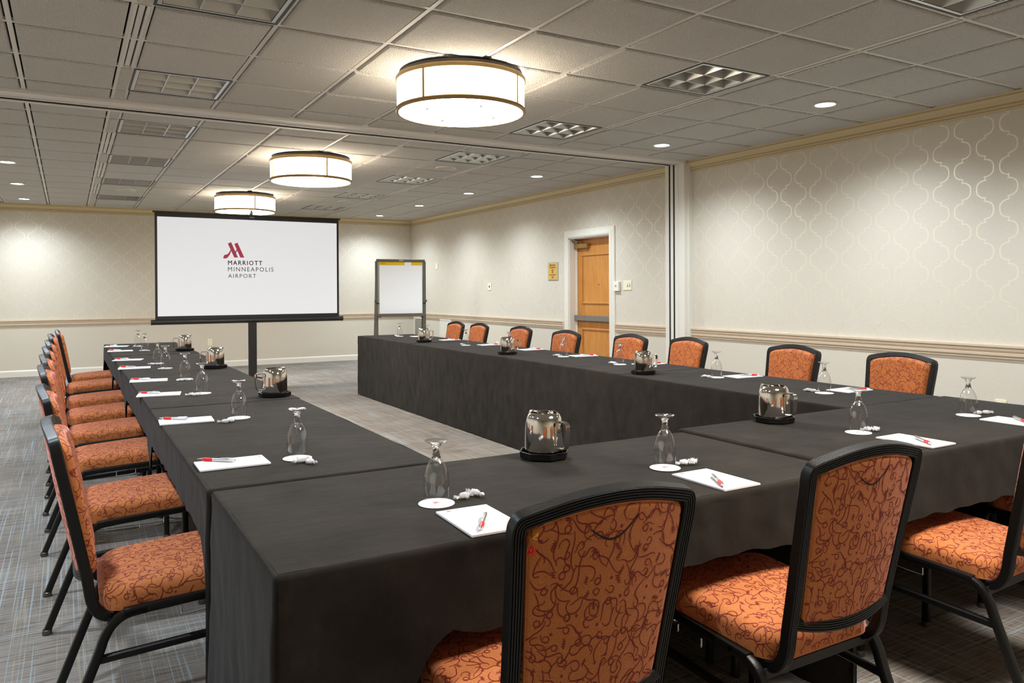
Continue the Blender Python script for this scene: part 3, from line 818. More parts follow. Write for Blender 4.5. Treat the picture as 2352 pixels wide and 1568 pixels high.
# ------------------------------------------------------------------ stacking banquet chair
BD = V((0, -.196, .981)); BN = V((0, -.981, -.196)); BO = V((0, -.1845, .482))   # back: up-lean direction, rear normal, origin
def bow(x, v): return (.020 + .002 * (1 - v / .40)) * (1 - (x / .2) ** 2)
def back_pt(X, Y, off):
    """X lateral reference, Y height along the back 0..1 reference range, off = distance to the rear"""
    v = Y + .20
    w = (.157 + .031 * v / .40) / .178
    x = X * w
    arch = (.034 * max(0, v / .40) ** 1.7 - .020 * max(0, 1 - v / .40) ** 1.5) * (1 - (X / .178) ** 2)
    return BO + V((x, 0, 0)) + BD * (v + arch) + BN * (off + bow(x, v))
def make_chair():
    rnd = random.Random(5)
    t = thing('banquet_chair', '', 'chair', (0, 0, 0), 0, 'orange stacking chairs around the tables')
    # seat cushion
    def wseat(X, Y, z):
        f = 1 + .05 * (Y / .22)          # slightly wider at the front
        return V((X * f, Y + .065, z + .012 * (Y / .22)))
    S, fill, ext = pillow(.213, .222, .034, .075, .468, wseat, .014, .034)
    b = MB(); fill(b)
    lim = .034 * PI / 2 + .034 - .004
    def okseat(x, y):
        qx, qy = max(-.138, min(.138, x)), max(-.147, min(.147, y)); return math.hypot(x - qx, y - qy) < .041 + lim
    for s in strokes(rnd, -.25, .25, -.26, .26, .0255): ribbon(b, S, s, .0011, .0005, 1, okseat)
    b.build('seat', [M_FABRIC, M_SQUIG], t, smooth=60)
    # backrest: front pad and flatter rear panel in one upholstered part
    b = MB()
    Sf, ff, e1 = pillow(.172, .195, .028, .040, .0, lambda X, Y, z: back_pt(X, Y, -z - .040), .014, .020, True)
    ff(b)
    okf = lambda x, y: math.hypot(x - max(-.132, min(.132, x)), y - max(-.155, min(.155, y))) < .052
    for s in strokes(rnd, -.20, .20, -.23, .23, .0255): ribbon(b, lambda x, y: Sf(x, y), s, .0011, -.0005, 1, okf)
    Sr, fr, e2 = pillow(.172, .193, .009, .018, .0, lambda X, Y, z: back_pt(X, Y, z + .011), .004, .022)
    fr(b)
    okr = lambda x, y: abs(x) < .172 and abs(y) < .193
    for s in strokes(rnd, -.17, .17, -.195, .195, .0245): ribbon(b, Sr, s, .00125, .0005, 1, okr)
    seam = [(-.052 + .104 * i / 14, .160 - .030 * math.sin(PI * i / 14) + .014 * i / 14) for i in range(15)]
    ribbon(b, Sr, seam, .0020, .0009, 2, okr)
    b.build('backrest', [M_FABRIC, M_SQUIG, M_SEAM], t, smooth=60)
    # grooved tube loop round the back, its lower rail
    h = .0145
    prof = [(-h, h - .003), (-h, -h + .003)]
    for sg in (-1, 1):                              # front and rear faces with shallow grooves
        row = []
        for i in range(5):
            a = -h + .003 + (2 * h - .006) * i / 4
            row += [(a, -h)] if i == 4 else [(a, -h), (a + .0034, -h), (a + .0042, -h + .003), (a + .0054, -h + .003)]
        prof += row if sg < 0 else [(h, -h + .003), (h, h - .003)] + [(x, -y) for x, y in row[::-1]]
    L = [(-.186, -.045, .400), (-.186, -.085, .384), (-.186, -.125, .374), (-.186, -.158, .386), (-.186, -.179, .424), (-.187, -.190, .49), (-.1905, -.2055, .57), (-.2005, -.237, .73), (-.2085, -.258, .835)]
    ctr = [(-.2095, -.2635, .866), (-.2065, -.2665, .879), (-.197, -.2685, .886)]
    arch = [(x, -.268 - .020 * (1 - (x / .19) ** 2), .886 + .028 * (1 - (x / .19) ** 2)) for x in (-.15, -.1, -.05, 0, .05, .1, .15)]
    def nar(Q): return [(p[0] * .945, p[1], p[2]) for p in Q]
    L, ctr, arch = nar(L), nar(ctr), nar(arch)
    mir = lambda Q: [(-p[0], p[1], p[2]) for p in Q[::-1]]
    path = catmull(L + ctr + arch + mir(ctr) + mir(L), 5)
    b = MB(); b.sweep(path, [(a, c) for a, c in prof], (-1, 0, 0))
    b.build('back_frame', M_FRAME, t, smooth=40)
    low = [(x * .945, -.190 - .020 * (1 - (x / .186) ** 2), .500 - .024 * (1 - (x / .186) ** 2)) for x in [-.186 + .0372 * i for i in range(11)]]
    b = MB(); b.sweep(catmull(low, 3), prof, (0, 0, 1))
    b.build('back_rail', M_FRAME, t, smooth=40)
    # legs and rails
    tp = rrect(.026, .026, .006, 2)
    b = MB()
    for s in (-1, 1):
        b.sweep(catmull([(s * .215, -.10, .388), (s * .215, .0, .394), (s * .215, .26, .408)], 4), tp, (1, 0, 0))
    b.box((0, .10, .394), (.43, .03, .02)); b.box((0, .24, .404), (.43, .03, .02)); b.box((0, .08, .418), (.38, .36, .012))
    b.build('seat_frame', M_FRAME, t, smooth=40)
    def glide(leg, x, y):
        g = MB(); g.lathe([(.0165, 0), (.0175, .004), (.0165, .018), (.014, .02)], 14, 0, (x, y, 0), cap0=True); g.build('glide', M_GLIDE, leg)
    for s in (-1, 1):
        b = MB(); b.sweep(catmull([(s * .215, -.270, .012), (s * .215, -.217, .15), (s * .215, -.166, .28), (s * .215, -.148, .331), (s * .215, -.125, .366), (s * .215, -.09, .386), (s * .215, -.04, .391)], 5), tp, (1, 0, 0))
        l = b.build('leg', M_FRAME, t, smooth=40); glide(l, s * .215, -.270)
        b = MB(); b.sweep(catmull([(s * .215, .225, .407), (s * .215, .255, .402), (s * .215, .272, .375), (s * .215, .277, .33), (s * .215, .285, .012)], 5), tp, (1, 0, 0))
        l = b.build('leg', M_FRAME, t, smooth=40); glide(l, s * .215, .285)
        b = MB(); b.sweep([(s * .215, -.172, .268), (s * .215, .278, .290)], rrect(.018, .022, .004, 1), (1, 0, 0)); b.build('stretcher', M_FRAME, t, smooth=40)
        b = MB(); b.tube(catmull([(s * .232, .05, .383), (s * .232, .05, .366), (s * .234, .056, .360), (s * .234, .13, .364), (s * .232, .138, .372), (s * .232, .138, .388)], 3), .0022, 6); b.build('ganging_hook', M_WIRE, t)
    b = MB(); b.box((0, -.135, .360), (.41, .008, .026)); b.build('cross_bar', M_FRAME, t, smooth=0, bevel=.002)
    return t
R90 = math.radians(90)
CH = [  # x, y, heading of the seat front from +y, label
    (.893, 1.447, -1, 'chair with back to camera at the near table, nearest and largest, frayed thread'),
    (1.665, 1.452, 0, 'chair with back to camera at the near table, second from its left end'),
    (2.652, 1.475, 3, 'chair at the near table cut by the right picture edge'),
    (3.43, 1.475, 0, 'chair at the near table hidden beyond the one cut by the picture edge')]
for i, (x, y) in enumerate(((.232, 2.66), (.19, 3.64), (.165, 4.66), (.15, 5.47), (.145, 6.28), (.143, 7.12), (.142, 8.2), (.185, 9.08))):
    CH.append((x, y, -90 + [0, 1, -1, 0, 1, 0, -1, 0][i], 'chair in the left row, ' + ORD[i] + ' from the near end'))
for i, (x, y, a) in enumerate(((3.92, 2.74, 1), (3.92, 3.51, 0), (3.93, 4.53, -2), (3.85, 5.13, 1), (3.77, 5.97, 3), (3.85, 6.95, 0), (3.855, 7.90, 0), (3.855, 8.52, 1))):
    CH.append((x, y, 90 + a, 'chair along the papered wall, ' + ORD[i] + ' from the near end'))
ch0 = None
for x, y, a, lb in CH:
    lb = 'orange ' + lb
    if ch0 is None: ch0 = make_chair(); ch0.location = (x, y, 0); ch0.rotation_euler = (0, 0, math.radians(a)); ch0['label'] = lb; r = ch0
    else: copy_thing(ch0, (x, y, 0), math.radians(a), lb)
# frayed thread at one corner of the nearest chair, added after the copies were made
b = MB()
tc = back_pt(-.168, .184, .016)
rnd = random.Random(3)
for i in range(16):
    dv = V((rnd.uniform(-.012, .004), rnd.uniform(-.006, .002), rnd.uniform(-.02, -.004)))
    b.tube([tc + V((-.004, -.006, -.012)), tc + V((-.004, -.008, -.012)) + dv * .6 + V((.002, 0, 0)), tc + V((-.004, -.008, -.014)) + dv], .0009, 4, 0)
for i in range(6):
    dv = V((rnd.uniform(-.004, .008), rnd.uniform(-.006, .0), rnd.uniform(-.004, .008)))
    b.tube([tc + V((0, -.003, -.002)), tc + V((.002, -.006, 0)) + dv], .0009, 4, 1)
o = b.build('frayed_thread', [M_PENRED, M_YELLOW], ch0); o['label'] = 'frayed red and yellow thread'

# ------------------------------------------------------------------ place settings
def mark(b, ox, oy, s, z, m=0, flat=True):
    """two slanted bars with a curled foot, drawn in a unit square scaled by s"""
    k = s / 500
    pts1 = [(575, 335), (675, 290), (880, 760), (765, 760)]; pts2 = [(768, 345), (865, 300), (1070, 760), (948, 760)]
    con = [(835, 505), (805, 580), (820, 625), (855, 550)]
    up = [(660, 515), (622, 590), (585, 640), (550, 668), (515, 680), (475, 680)]; dn = [(675, 565), (645, 650), (610, 715), (570, 765), (530, 788), (490, 798), (455, 793), (430, 780)]
    T = lambda p: (ox + (p[0] - 750) * k, oy + (550 - p[1]) * k, z)
    for q in (pts1, pts2, con): b.add([T(p) for p in q], [(3, 2, 1, 0)], m)
    n = 8; A = catmull([(p[0], p[1], 0) for p in up], 2); B = catmull([(p[0], p[1], 0) for p in dn], 2)
    ia = [A[round(i * (len(A) - 1) / n)] for i in range(n + 1)]; ib = [B[round(i * (len(B) - 1) / n)] for i in range(n + 1)]
    b.add([T(p) for p in ia] + [T(p) for p in ib], [(i, i + 1, n + 2 + i, n + 1 + i) for i in range(n)], m)
def make_goblet():
    t = thing('water_goblet', '', 'glass', (0, 0, 0), 0, 'upturned water goblets')
    b = MB(); b.lathe([(.0300, 0), (.0306, .0005), (.0326, .02), (.0340, .042), (.0342, .055), (.0330, .071), (.0295, .087), (.0240, .101), (.0180, .1115), (.0118, .1185)], 40); b.build('bowl', M_GLASS, t)
    b = MB(); b.lathe([(.0005, .1165), (.008, .1155), (.0125, .1180), (.0108, .125), (.0092, .132), (.0090, .145), (.011, .150), (.014, .154), (.0005, .1545)], 24); b.build('stem', M_SOLIDGLASS, t)
    b = MB(); b.lathe([(.0005, .1550), (.012, .1552), (.022, .1590), (.0300, .1635), (.0310, .1645), (.0300, .1653), (.018, .1640), (.0005, .1625)], 40); b.build('foot', M_GLASS, t)
    return t
def make_coaster():
    t = thing('paper_coaster', '', 'coaster', (0, 0, 0), 0, 'round white paper coasters')
    b = MB(); b.lathe([(.0005, 0), (.0475, 0), (.048, .0007), (.0475, .0014), (.0005, .0014)], 48); b.build('disc', M_PAPER, t)
    b = MB(); mark(b, 0, .004, .018, .00165)
    for i in range(5): b.add([(-.010 + i * .0042, -.0105, .00165), (-.0072 + i * .0042, -.0105, .00165), (-.0072 + i * .0042, -.009, .00165), (-.010 + i * .0042, -.009, .00165)], [(0, 1, 2, 3)])
    b.build('printed_mark', M_RED, t, smooth=0)
    return t
def make_pad():      # long side along local y, printed head at +y
    t = thing('notepad', '', 'notepad', (0, 0, 0), 0, 'white notepads at the places')
    b = MB(); b.bx(-.07, .07, -.1075, .1075, 0, .005); b.build('sheets', M_RULED, t, smooth=0)
    b = MB(); mark(b, -.042, .094, .012, .0053); b.bx(-.028, -.012, .0915, .093, .0051, .0053); b.build('printed_mark', M_RED, t, smooth=0)
    b = MB(); b.bx(-.0702, .0702, -.1077, .1077, -.0002, .0009); b.build('backing_board', simple('grey_board', lin((176, 170, 160)), .8), t, smooth=0)
    return t
def make_pen():      # lies along local x, writing tip at -x, axis at z=.006
    t = thing('ballpoint_pen', '', 'pen', (0, 0, 0), 0, 'red and silver pens on the notepads')
    RX = Matrix.Rotation(PI / 2, 3, 'Y')
    def lx(prof, seg=14):
        b = MB(); b.lathe(prof, seg); b.v = [tuple(RX @ V(p) + V((0, 0, .0062))) for p in b.v]; return b
    lx([(.0005, -.070), (.0012, -.070), (.0016, -.066), (.0042, -.053), (.0050, -.050)]).build('tip', M_CHROME, t)
    lx([(.0050, -.050), (.0060, -.043), (.0062, -.030), (.0056, -.018), (.0052, -.014)]).build('grip', M_PENRED, t)
    lx([(.0052, -.014), (.0056, .0), (.0056, .040), (.0048, .055), (.0030, .060), (.0030, .068), (.0005, .069)]).build('barrel', M_CHROME, t)
    b = MB(); b.sweep([(.056, .002, .0112), (.050, .003, .0130), (.030, .0035, .0128), (.012, .0035, .0118)], rrect(.0035, .0012, .0005, 1), (0, 1, 0)); b.build('clip', M_CHROME, t)
    return t
def make_mint():
    t = thing('wrapped_mint', '', 'sweet', (0, 0, 0), 0, 'pairs of clear wrapped mints')
    rnd = random.Random(2)
    def crush(b, k):
        b.v = [(x * 1.25 + k * noise.noise(V((x * 160, y * 160, z * 160))), y * .95 + k * noise.noise(V((y * 170, z * 170, x * 170 + 4))), max(.0004, z + k * .5 * noise.noise(V((z * 150, x * 150, y * 150))))) for x, y, z in b.v]
    b = MB(); b.lathe([(.0005, .001), (.008, .0012), (.0118, .005), (.0115, .009), (.008, .0125), (.0005, .0132)], 18); crush(b, .001); b.build('mint', M_MINT, t)
    b = MB()
    for s in (-1, 1):
        n = 11; vs = [(s * .0095, 0, .006)]
        for i in range(n):
            a = -.8 + 1.6 * i / (n - 1); r = .015 + .006 * rnd.random()
            vs.append((s * (.008 + r * math.cos(a)), r * math.sin(a), .0015 + .009 * (i % 2) + .003 * rnd.random()))
        b.add(vs, [(0, i, i + 1) for i in range(1, n)])
    b.lathe([(.0125, .0005), (.0134, .005), (.0125, .0110), (.008, .0142), (.0005, .0148)], 16); crush(b, .003)
    b.build('wrapper', M_WRAP, t, smooth=15)
    return t
SET = []
for i, (gx, gy) in enumerate(((.836, 1.853), (1.62, 1.854), (2.626, 1.898), (3.384, 1.908))):
    pc = ((.862, 1.658), (1.638, 1.657), (2.646, 1.683), (3.372, 1.708))[i]
    mm = (((.921, 1.862, 20), (.962, 1.876, 100)), ((1.703, 1.861, 10), (1.738, 1.855, 40)), ((2.692, 1.907, 0), (2.721, 1.889, 30)), ((3.454, 1.904, 10), (3.495, 1.893, -20)))[i]
    pn = ((.8505, 1.618, 56), (1.6125, 1.62, 59), (2.635, 1.645, 56), (3.389, 1.70, 48))[i]
    zt = ZT if i < 2 else ZT + .007
    SET.append(((gx, gy), pc + (-2 if i == 0 else 0,), pn, mm, zt, 'near table, ' + ['first', 'second', 'third', 'fourth'][i] + ' place from the left'))
LG = ((.664, 2.599), (.656, 3.573), (.637, 4.526), (.649, 5.333), (.622, 6.212), (.611, 6.668), (.637, 8.19), (.630, 8.895))
LP = ((.460, 2.625, 0), (.442, 3.60, 3), (.427, 4.588, 9), (.440, 5.356, 6), (.425, 6.346, 5), (.430, 7.14, 14), (.430, 8.23, 2), (.434, 8.97, 12))
LM = {0: ((.660, 2.535, 30), (.680, 2.503, 110)), 1: ((.582, 3.475, 0), (.611, 3.494, 70)), 2: ((.575, 4.469, 20), (.600, 4.452, 60))}
rnd = random.Random(21)
for i in range(8):
    g = LG[i]; p = LP[i]; zt = ZT + (.003 if (2 <= i <= 3 or i >= 6) else 0)
    mm = LM.get(i) or ((g[0] - .028 + rnd.uniform(-.02, .01), g[1] - .085, rnd.uniform(0, 180)), (g[0] + .005, g[1] - .10 + rnd.uniform(-.01, .01), rnd.uniform(0, 180)))
    SET.append((g, (p[0], p[1], -90 - p[2]), (p[0] - .042, p[1] + .036, -38 + rnd.uniform(-5, 5)), mm, zt, 'left row, ' + ORD[i] + ' place from the near end'))
RG = ((3.519, 2.749), (3.578, 3.602), (3.583, 4.60), (3.61, 5.402), (3.655, 6.40), (3.559, 7.132), (3.60, 8.22), (3.565, 8.98))
for i in range(8):
    g = RG[i]; zt = ZT + (.003 if (2 <= i <= 3 or i >= 6) else 0)
    p = ((3.728, 2.748, 2), (3.752, 3.545, -2), (3.775, 4.50, 3), (3.788, 5.366, -6), (3.80, 6.24, 3), (3.775, 7.03, 0), (3.77, 7.96, 4), (3.76, 8.80, 0))[i]
    mm = ((g[0] + .002, g[1] + .108, rnd.uniform(0, 60)), (g[0] + .0, g[1] + .070, rnd.uniform(60, 120)))
    if i == 1: mm = ((3.53, 3.66, 20), (3.536, 3.625, 80))
    SET.append((g, (p[0], p[1], 90 + p[2]), (p[0] + .035, p[1] - .02, 148 + rnd.uniform(-6, 6)), mm, zt, 'wall row, ' + ORD[i] + ' place from the near end'))
P0 = {}
def put(key, maker, loc, deg, label):
    if key not in P0:
        P0[key] = o = maker(); o.location = loc; o.rotation_euler = (0, 0, math.radians(deg)); o['label'] = label; return o
    return copy_thing(P0[key], loc, math.radians(deg), label)
for k, (g, p, pn, mm, zt, wh) in enumerate(SET):
    ca = 0 if k < 4 else (-90 if k < 12 else 90)
    z = zt + .0012
    put('coaster', make_coaster, (g[0], g[1], z), ca + rnd.uniform(-25, 25), 'round white paper coaster, ' + wh)
    put('goblet', make_goblet, (g[0], g[1], z + .0015), rnd.uniform(0, 90), 'upturned clear water goblet, ' + wh)
    put('pad', make_pad, (p[0], p[1], z + .0003), p[2], 'white ruled notepad, ' + wh)
    put('pen', make_pen, (pn[0], pn[1], z + .0054), pn[2], 'silver pen with red grip, ' + wh)
    put('mint', make_mint, (mm[0][0], mm[0][1], z + .0002), mm[0][2], 'clear wrapped white mint nearer its goblet, ' + wh)
    put('mint', make_mint, (mm[1][0], mm[1][1], z + .0002), mm[1][2], 'clear wrapped white mint beyond its twin, ' + wh)

# steel water pitchers on octagonal trays
def make_pitcher():     # handle towards local -y, spout towards +y
    t = thing('water_pitcher', '', 'pitcher', (0, 0, 0), 0, 'polished steel water pitchers')
    prof = [(.0005, .0), (.060, .0), (.0635, .003), (.0645, .012), (.0645, .055), (.0635, .092), (.0615, .112), (.0575, .128), (.0515, .1385), (.0460, .1425), (.0435, .1440), (.0420, .1430), (.0445, .1410), (.050, .136), (.0555, .126), (.0595, .110), (.0615, .09), (.0625, .05), (.0620, .012), (.0005, .008)]
    b = MB(); b.lathe(prof, 56)
    nv = []
    for x, y, z in b.v:                     # pull a pouring lip out of the rim
        a = math.atan2(x, y); r = math.hypot(x, y)
        if z > .115 and r > .02:
            f = max(0, (z - .115) / .029) ** 1.6 * math.exp(-(a / .36) ** 2)
            y += .017 * f * math.cos(a); x += .026 * f * math.sin(a) * .4; z += .004 * f
        nv.append((x, y, z))
    b.v = nv
    b.build('body', M_STEEL, t, smooth=40)
    b = MB()
    b.sweep(catmull([(0, -.057, .117), (0, -.070, .118), (0, -.090, .118), (0, -.1, .114), (0, -.104, .102), (0, -.102, .07), (0, -.098, .040), (0, -.091, .032), (0, -.078, .030), (0, -.062, .030)], 4), rrect(.022, .0045, .0018, 1), (1, 0, 0)); b.build('handle', M_STEEL, t, smooth=40)
    b = MB(); b.lathe([(.0005, .1415), (.0425, .1420)], 40)
    b.v = [(x, y, z) for x, y, z in b.v]
    keep = [f for f in b.f if max(math.hypot(b.v[i][0], b.v[i][1]) for i in f) > .01 and sum(b.v[i][1] for i in f) / 4 > .0205]
    b.f = keep; b.m = [0] * len(keep)
    nv = []
    for x, y, z in b.v:
        a = math.atan2(x, y); f = math.exp(-(a / .38) ** 2) if math.hypot(x, y) > .02 else 0
        nv.append((x * (1 + .2 * f), y + .02 * f * math.cos(a), z + .004 * f))
    b.v = nv
    b.build('ice_guard', M_STEEL, t, solid=.0015)
    return t
def make_tray():
    t = thing('octagonal_tray', '', 'tray', (0, 0, 0), 0, 'black trays under the pitchers')
    b = MB()
    def ring(r, z): return [(r * math.cos(math.radians(22.5 + 45 * i)), r * math.sin(math.radians(22.5 + 45 * i)), z) for i in range(8)]
    R_ = [(.078, 0), (.083, .004), (.085, .022), (.0865, .024), (.082, .024), (.078, .006)]
    vs = [p for r, z in R_ for p in ring(r, z)]
    fs = [(j * 8 + i, j * 8 + (i + 1) % 8, j * 8 + 8 + (i + 1) % 8, j * 8 + 8 + i) for j in range(5) for i in range(8)]
    fs += [tuple(range(8))[::-1], tuple(40 + i for i in range(8))]
    b.add(vs, fs); b.build('dish', M_TRAY, t, smooth=0, bevel=.0008)
    return t
PIT = [(1.381, 2.185, 6, ZT, 'near table, largest of all the pitchers'), (2.552, 2.241, 4, ZT + .007, 'right end of the near table')]
PIT += [(x, y, -84, z, 'left row, ' + o + ' pitcher from the near end') for x, y, z, o in ((.955, 4.20, ZT + .003, 'first'), (.940, 6.03, ZT, 'second'), (.965, 7.94, ZT + .003, 'third'))]
PIT += [(x, y, 84, z, 'wall row, ' + o + ' pitcher from the near end') for x, y, z, o in ((3.33, 4.02, ZT, 'first'), (3.345, 5.885, ZT + .003, 'second'), (3.38, 7.80, ZT + .003, 'third'))]
for x, y, a, zt, wh in PIT:
    put('tray', make_tray, (x, y, zt + .0012), a, 'black octagonal tray, ' + wh.replace('largest of all the pitchers', 'under the largest pitcher').replace('right end', 'under the pitcher at the right end').replace('pitcher from', 'tray from'))
    put('pitcher', make_pitcher, (x, y, zt + .0078), a + (10 if a == 6 else 0), 'polished steel water pitcher, ' + wh)

# ------------------------------------------------------------------ projection screen
SX0, SX1, SY, ST, SB = .984, 3.428, 11.0, 2.355, .945
t = thing('projection_screen', 'white tripod projection screen with crimson mark and hotel lettering', 'projection screen', ((SX0 + SX1) / 2, SY, 0))
hw = (SX1 - SX0) / 2
b = MB(); b.bx(-hw, hw, .0, .004, SB, ST - .01); bk = b.build('screen_border', M_SCRBLK, t, smooth=0)
b = MB(); b.bx(-hw + .03, hw - .03, -.0015, 0, SB + .045, ST - .062); sc_ = b.build('screen_surface', M_SCREEN, t, smooth=0); sc_['label'] = 'bright white projected surface'
b = MB(); b.box((0, 0, ST), (2 * hw + .05, .02, .022)); 
for x in (-hw * .45, hw * .45, 0): b.box((x, 0, ST + .014), (.012, .012, .01))
b.build('top_slat', M_SCRTUBE, t, smooth=0, bevel=.003)
b = MB(); b.tube([(-hw - .04, 0, .912), (hw + .04, 0, .912)], .034, 16); cs = b.build('roller_case', M_SCRTUBE, t)
for s in (-1, 1):
    b = MB(); b.tube([(s * (hw + .04), 0, .912), (s * (hw + .052), 0, .912)], .037, 16); b.build('end_cap', M_SCRTUBE, cs)
b = MB(); b.bx(-.022, .022, .03, .06, .30, ST + .05); b.build('upper_pole', M_SCRTUBE, t, smooth=0, bevel=.004)
b = MB(); b.bx(-.054, .054, -.018, .03, .06, .90); b.build('lower_pole', M_SCRTUBE, t, smooth=0, bevel=.006)
b = MB(); b.tube(catmull([(-.045, .02, ST + .03), (-.04, .02, ST + .008), (0, .02, ST - .004), (.04, .02, ST + .008), (.045, .02, ST + .03), (0, .02, ST + .045)], 5, True), .004, 6, 0, True)
b.box((0, .03, ST + .05), (.03, .03, .05)); b.build('hanger_hook', M_BAR, t)
b = MB(); b.bx(-.03, .03, -.012, -.010, ST - .036, ST - .018); b.build('maker_badge', simple('badge_blue', lin((110, 120, 170)), .4, .3), t, smooth=0)
for a in (-90, 30, 150):
    ca, sa = math.cos(math.radians(a)), math.sin(math.radians(a))
    b = MB(); b.tube([(ca * .03, sa * .03, .13), (ca * .52, sa * .52, .014)], .011, 8); l = b.build('leg', M_SCRTUBE, t)
    b = MB(); b.lathe([(.0005, 0), (.014, 0), (.014, .02), (.0005, .024)], 10, 0, (ca * .525, sa * .525, 0)); b.build('rubber_foot', M_DARK, l)
# projected mark and words: world size from the surface, drawn in the XZ plane facing the room
def px2(x, y):   # photo pixel on the screen plane -> local x,z
    f_, cy_, yaw_ = 1769.74, 675.08, .523
    dx, dz = (x - 1176) / f_, -(y - cy_) / f_
    X = dx * math.cos(yaw_) + math.sin(yaw_); Y = -dx * math.sin(yaw_) + math.cos(yaw_)
    return X * SY / Y - (SX0 + SX1) / 2, CAMZ + (dz - .0038) * SY / Y
mb = MB(); mark(mb, 0, 0, 500, 0)
A = px2(480 + 750 * .0765, 530 + 550 * .0765); B = px2(480 + 1070 * .0765, 530 + 760 * .0765); C_ = px2(480 + 575 * .0765, 530 + 300 * .0765)
kx = (B[0] - C_[0]) / (1070 - 575); kz = (C_[1] - B[1]) / (760 - 300)
mb.v = [(A[0] + p[0] * kx, -.0022, A[1] + p[1] * kz) for p in mb.v]
mb.build('projected_mark', M_LOGO, sc_, smooth=0)
for body, zy0, zy1, x1, bold in (('MARRIOTT', 865, 975, 1600, 1), ('MINNEAPOLIS', 1060, 1170, 1940, 0), ('AIRPORT', 1255, 1365, 1420, 0)):
    L0 = px2(480 + 578 * .0765, 530 + zy1 * .0765); L1 = px2(480 + x1 * .0765, 530 + zy0 * .0765)
    H_ = L1[1] - L0[1]
    o = text_mesh('projected_lettering', body, 1.0, M_INK, sc_, Matrix.Identity(4), 'LEFT', 1.25, 0)
    xs_ = [v.co.x for v in o.data.vertices]; ys_ = [v.co.y for v in o.data.vertices]
    sx_ = (L1[0] - L0[0]) / (max(xs_) - min(xs_)); sy_ = H_ / (max(ys_) - min(ys_))
    if bold:
        vs0 = [v.co.copy() for v in o.data.vertices]; fs0 = [tuple(p.vertices) for p in o.data.polygons]; vv = []; ff = []
        for ox, oy in ((0, 0), (.03, 0), (.015, .014), (.015, -.014)):
            k0 = len(vv); vv += [(c.x + ox, c.y + oy, c.z) for c in vs0]; ff += [tuple(k0 + i for i in f) for f in fs0]
        me2 = bpy.data.meshes.new('projected_lettering'); me2.from_pydata(vv, [], ff); me2.materials.append(M_INK); o.data = me2
    for v in o.data.vertices:
        v.co = V((L0[0] + (v.co.x - min(xs_)) * sx_, -.0016 - (v.co.z + .01) * .02, L0[1] + (v.co.y - min(ys_)) * sy_))

# ------------------------------------------------------------------ flip chart easel and its paper pad
ea = thing('flip_chart_easel', 'grey metal flip chart easel standing in the far corner', 'easel', (4.55, 11.4, 0), math.radians(-7))
EW = .385
lean = lambda z: .05 - .06 * (z - 1) 
b = MB(); b.bx(-EW - .004, EW + .004, -.03, .015, 1.765, 1.805); b.build('top_clamp', M_EASEL, ea, smooth=0, bevel=.004)
b = MB(); b.bx(-.035, .035, -.033, -.03, 1.775, 1.793); b.build('clamp_badge', M_CHROME, ea, smooth=0)
b = MB(); b.bx(-EW + .03, EW - .03, -.002, .012, .95, 1.77); b.build('backboard', simple('board_grey', lin((150, 146, 140)), .6), ea, smooth=0)
for s in (-1, 1):
    b = MB(); b.bx(s * EW - .022, s * EW + .022, -.012, .022, .02, 1.775); l = b.build('leg', M_EASEL, ea, smooth=0, bevel=.005)
    b = MB(); b.bx(s * EW - .024, s * EW + .024, -.014, .024, 0, .03); b.build('rubber_foot', M_DARK, l, smooth=0)
    b = MB(); b.tube(catmull([(s * (EW - .03), -.02, 1.115), (s * (EW + .005), -.03, 1.122), (s * (EW + .03), -.02, 1.16)], 4), .009, 8); b.build('pad_hook', M_DARK, ea)
    b = MB(); b.sweep([(s * EW, .03, 1.70), (s * EW, .22, .01)], rrect(.025, .02, .004, 1), (1, 0, 0)); b.build('rear_strut', M_EASEL, ea, smooth=0)
b = MB(); b.bx(-EW + .02, EW - .02, -.075, .0, .905, .945); b.bx(-EW + .02, EW - .02, -.078, -.072, .905, .955); b.build('marker_tray', M_EASEL, ea, smooth=0, bevel=.003)
for s in (-1, 1):
    b = MB(); b.bx(s * (EW - .045) - .02, s * (EW - .045) + .02, -.03, .0, .893, .906); b.build('tray_bracket', M_DARK, ea, smooth=0)
pd = thing('flip_chart_pad', 'large white paper pad with yellow printed header on the easel', 'paper pad', (4.55, 11.4, .948), math.radians(-7))
b = MB(); b.bx(-.345, .345, -.012, -.003, 0, .815); sh = b.build('sheets', M_PAPER, pd, smooth=0)
b = MB(); b.bx(-.345, .345, -.0128, -.0119, .762, .815); hd = b.build('header_strip', M_YELLOW, pd, smooth=0); hd['label'] = 'yellow printed header strip'
b = MB(); b.bx(.06, .165, -.0134, -.0127, .763, .814); b.build('header_panel', M_PAPER, hd, smooth=0)
M_HINK = simple('header_brown_ink', lin((140, 110, 30)), .6)
mt = Matrix.Translation((-.318, -.0131, .778)) @ Matrix(((1, 0, 0, 0), (0, 0, -1, 0), (0, 1, 0, 0), (0, 0, 0, 1)))
text_mesh('header_lettering', 'Post-it', .026, M_HINK, hd, mt, 'LEFT', 1.0, .0005)

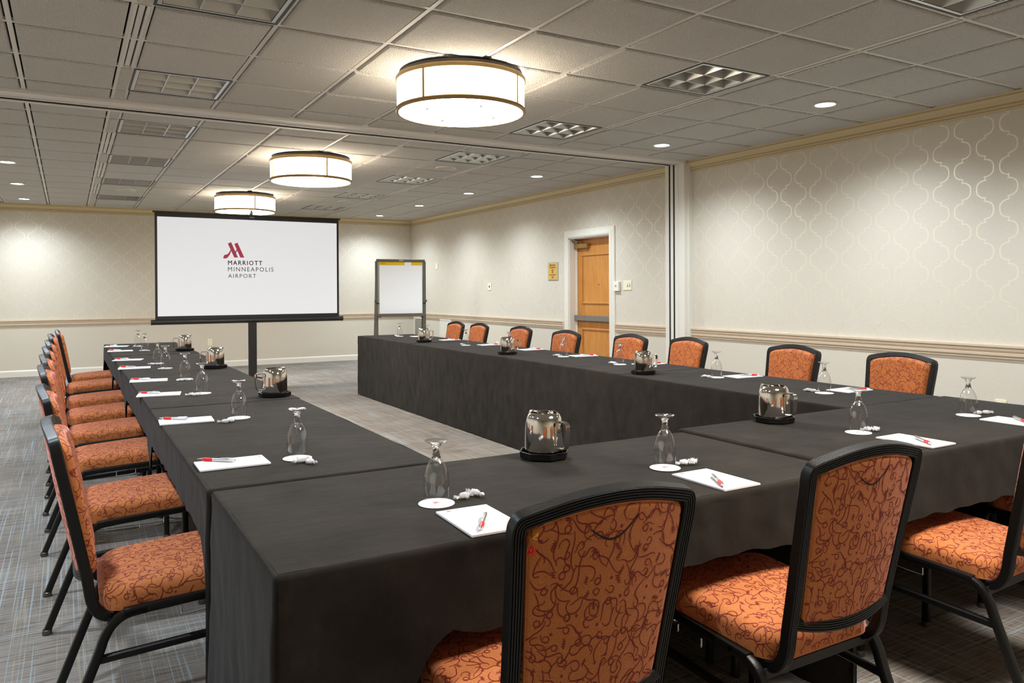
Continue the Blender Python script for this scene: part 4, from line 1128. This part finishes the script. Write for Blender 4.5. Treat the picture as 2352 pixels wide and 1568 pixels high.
# ------------------------------------------------------------------ lights the room has
def spot(x, y, z, e, col, deg, blend, r=.05):
    l = bpy.data.lights.new('downlight_beam', 'SPOT'); l.energy = e; l.color = col; l.spot_size = math.radians(deg); l.spot_blend = blend; l.shadow_soft_size = r
    o = bpy.data.objects.new('downlight_beam', l); COL.objects.link(o); o.location = (x, y, z); return o
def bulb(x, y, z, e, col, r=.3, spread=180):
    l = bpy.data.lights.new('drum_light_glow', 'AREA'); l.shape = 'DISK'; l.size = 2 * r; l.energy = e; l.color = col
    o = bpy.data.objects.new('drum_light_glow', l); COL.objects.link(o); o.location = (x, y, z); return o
COOL = (.77, .885, 1.0)
SPOT_E = 72
for y in (2.03, 3.856, 5.70, 7.98, 9.82, 11.6, 13.45):
    for x in (4.958, -.548): spot(x, y, ZC - .02, SPOT_E, COOL, 148, 1.0)
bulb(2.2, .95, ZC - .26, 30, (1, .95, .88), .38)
w = bpy.data.worlds.new('room_air'); SC.world = w; w.use_nodes = True
w.node_tree.nodes['Background'].inputs[0].default_value = (0, 0, 0, 1)

# ------------------------------------------------------------------ camera
yaw, pitch, roll, f_, cy_ = .523, -.0038, -.0053, 1769.74, 675.08
wv = V((math.sin(yaw) * math.cos(pitch), math.cos(yaw) * math.cos(pitch), math.sin(pitch)))
rv = V((math.cos(yaw), -math.sin(yaw), 0)); uv = rv.cross(wv)
r2 = rv * math.cos(roll) + uv * math.sin(roll); u2 = uv * math.cos(roll) - rv * math.sin(roll)
cam = bpy.data.cameras.new('camera'); co = bpy.data.objects.new('camera', cam); COL.objects.link(co)
M4 = Matrix((r2, u2, -wv)).transposed().to_4x4(); M4.translation = (0, 0, CAMZ)
co.matrix_world = M4
cam.sensor_width = 36; cam.lens = f_ * 36 / 2352; cam.shift_y = -(784 - cy_) / 2352; cam.clip_start = .05
SC.camera = co
SC.view_settings.view_transform = 'Standard'; SC.view_settings.look = 'None'; SC.view_settings.gamma = 1; SC.view_settings.use_curve_mapping = False
SC.view_settings.exposure = 1.65
cy = SC.cycles
cy.max_bounces = 8; cy.diffuse_bounces = 5; cy.glossy_bounces = 4; cy.adaptive_threshold = .025; cy.transmission_bounces = 8; cy.transparent_max_bounces = 16
cy.caustics_reflective = False; cy.caustics_refractive = False; cy.sample_clamp_indirect = 4.0; cy.use_denoising = True
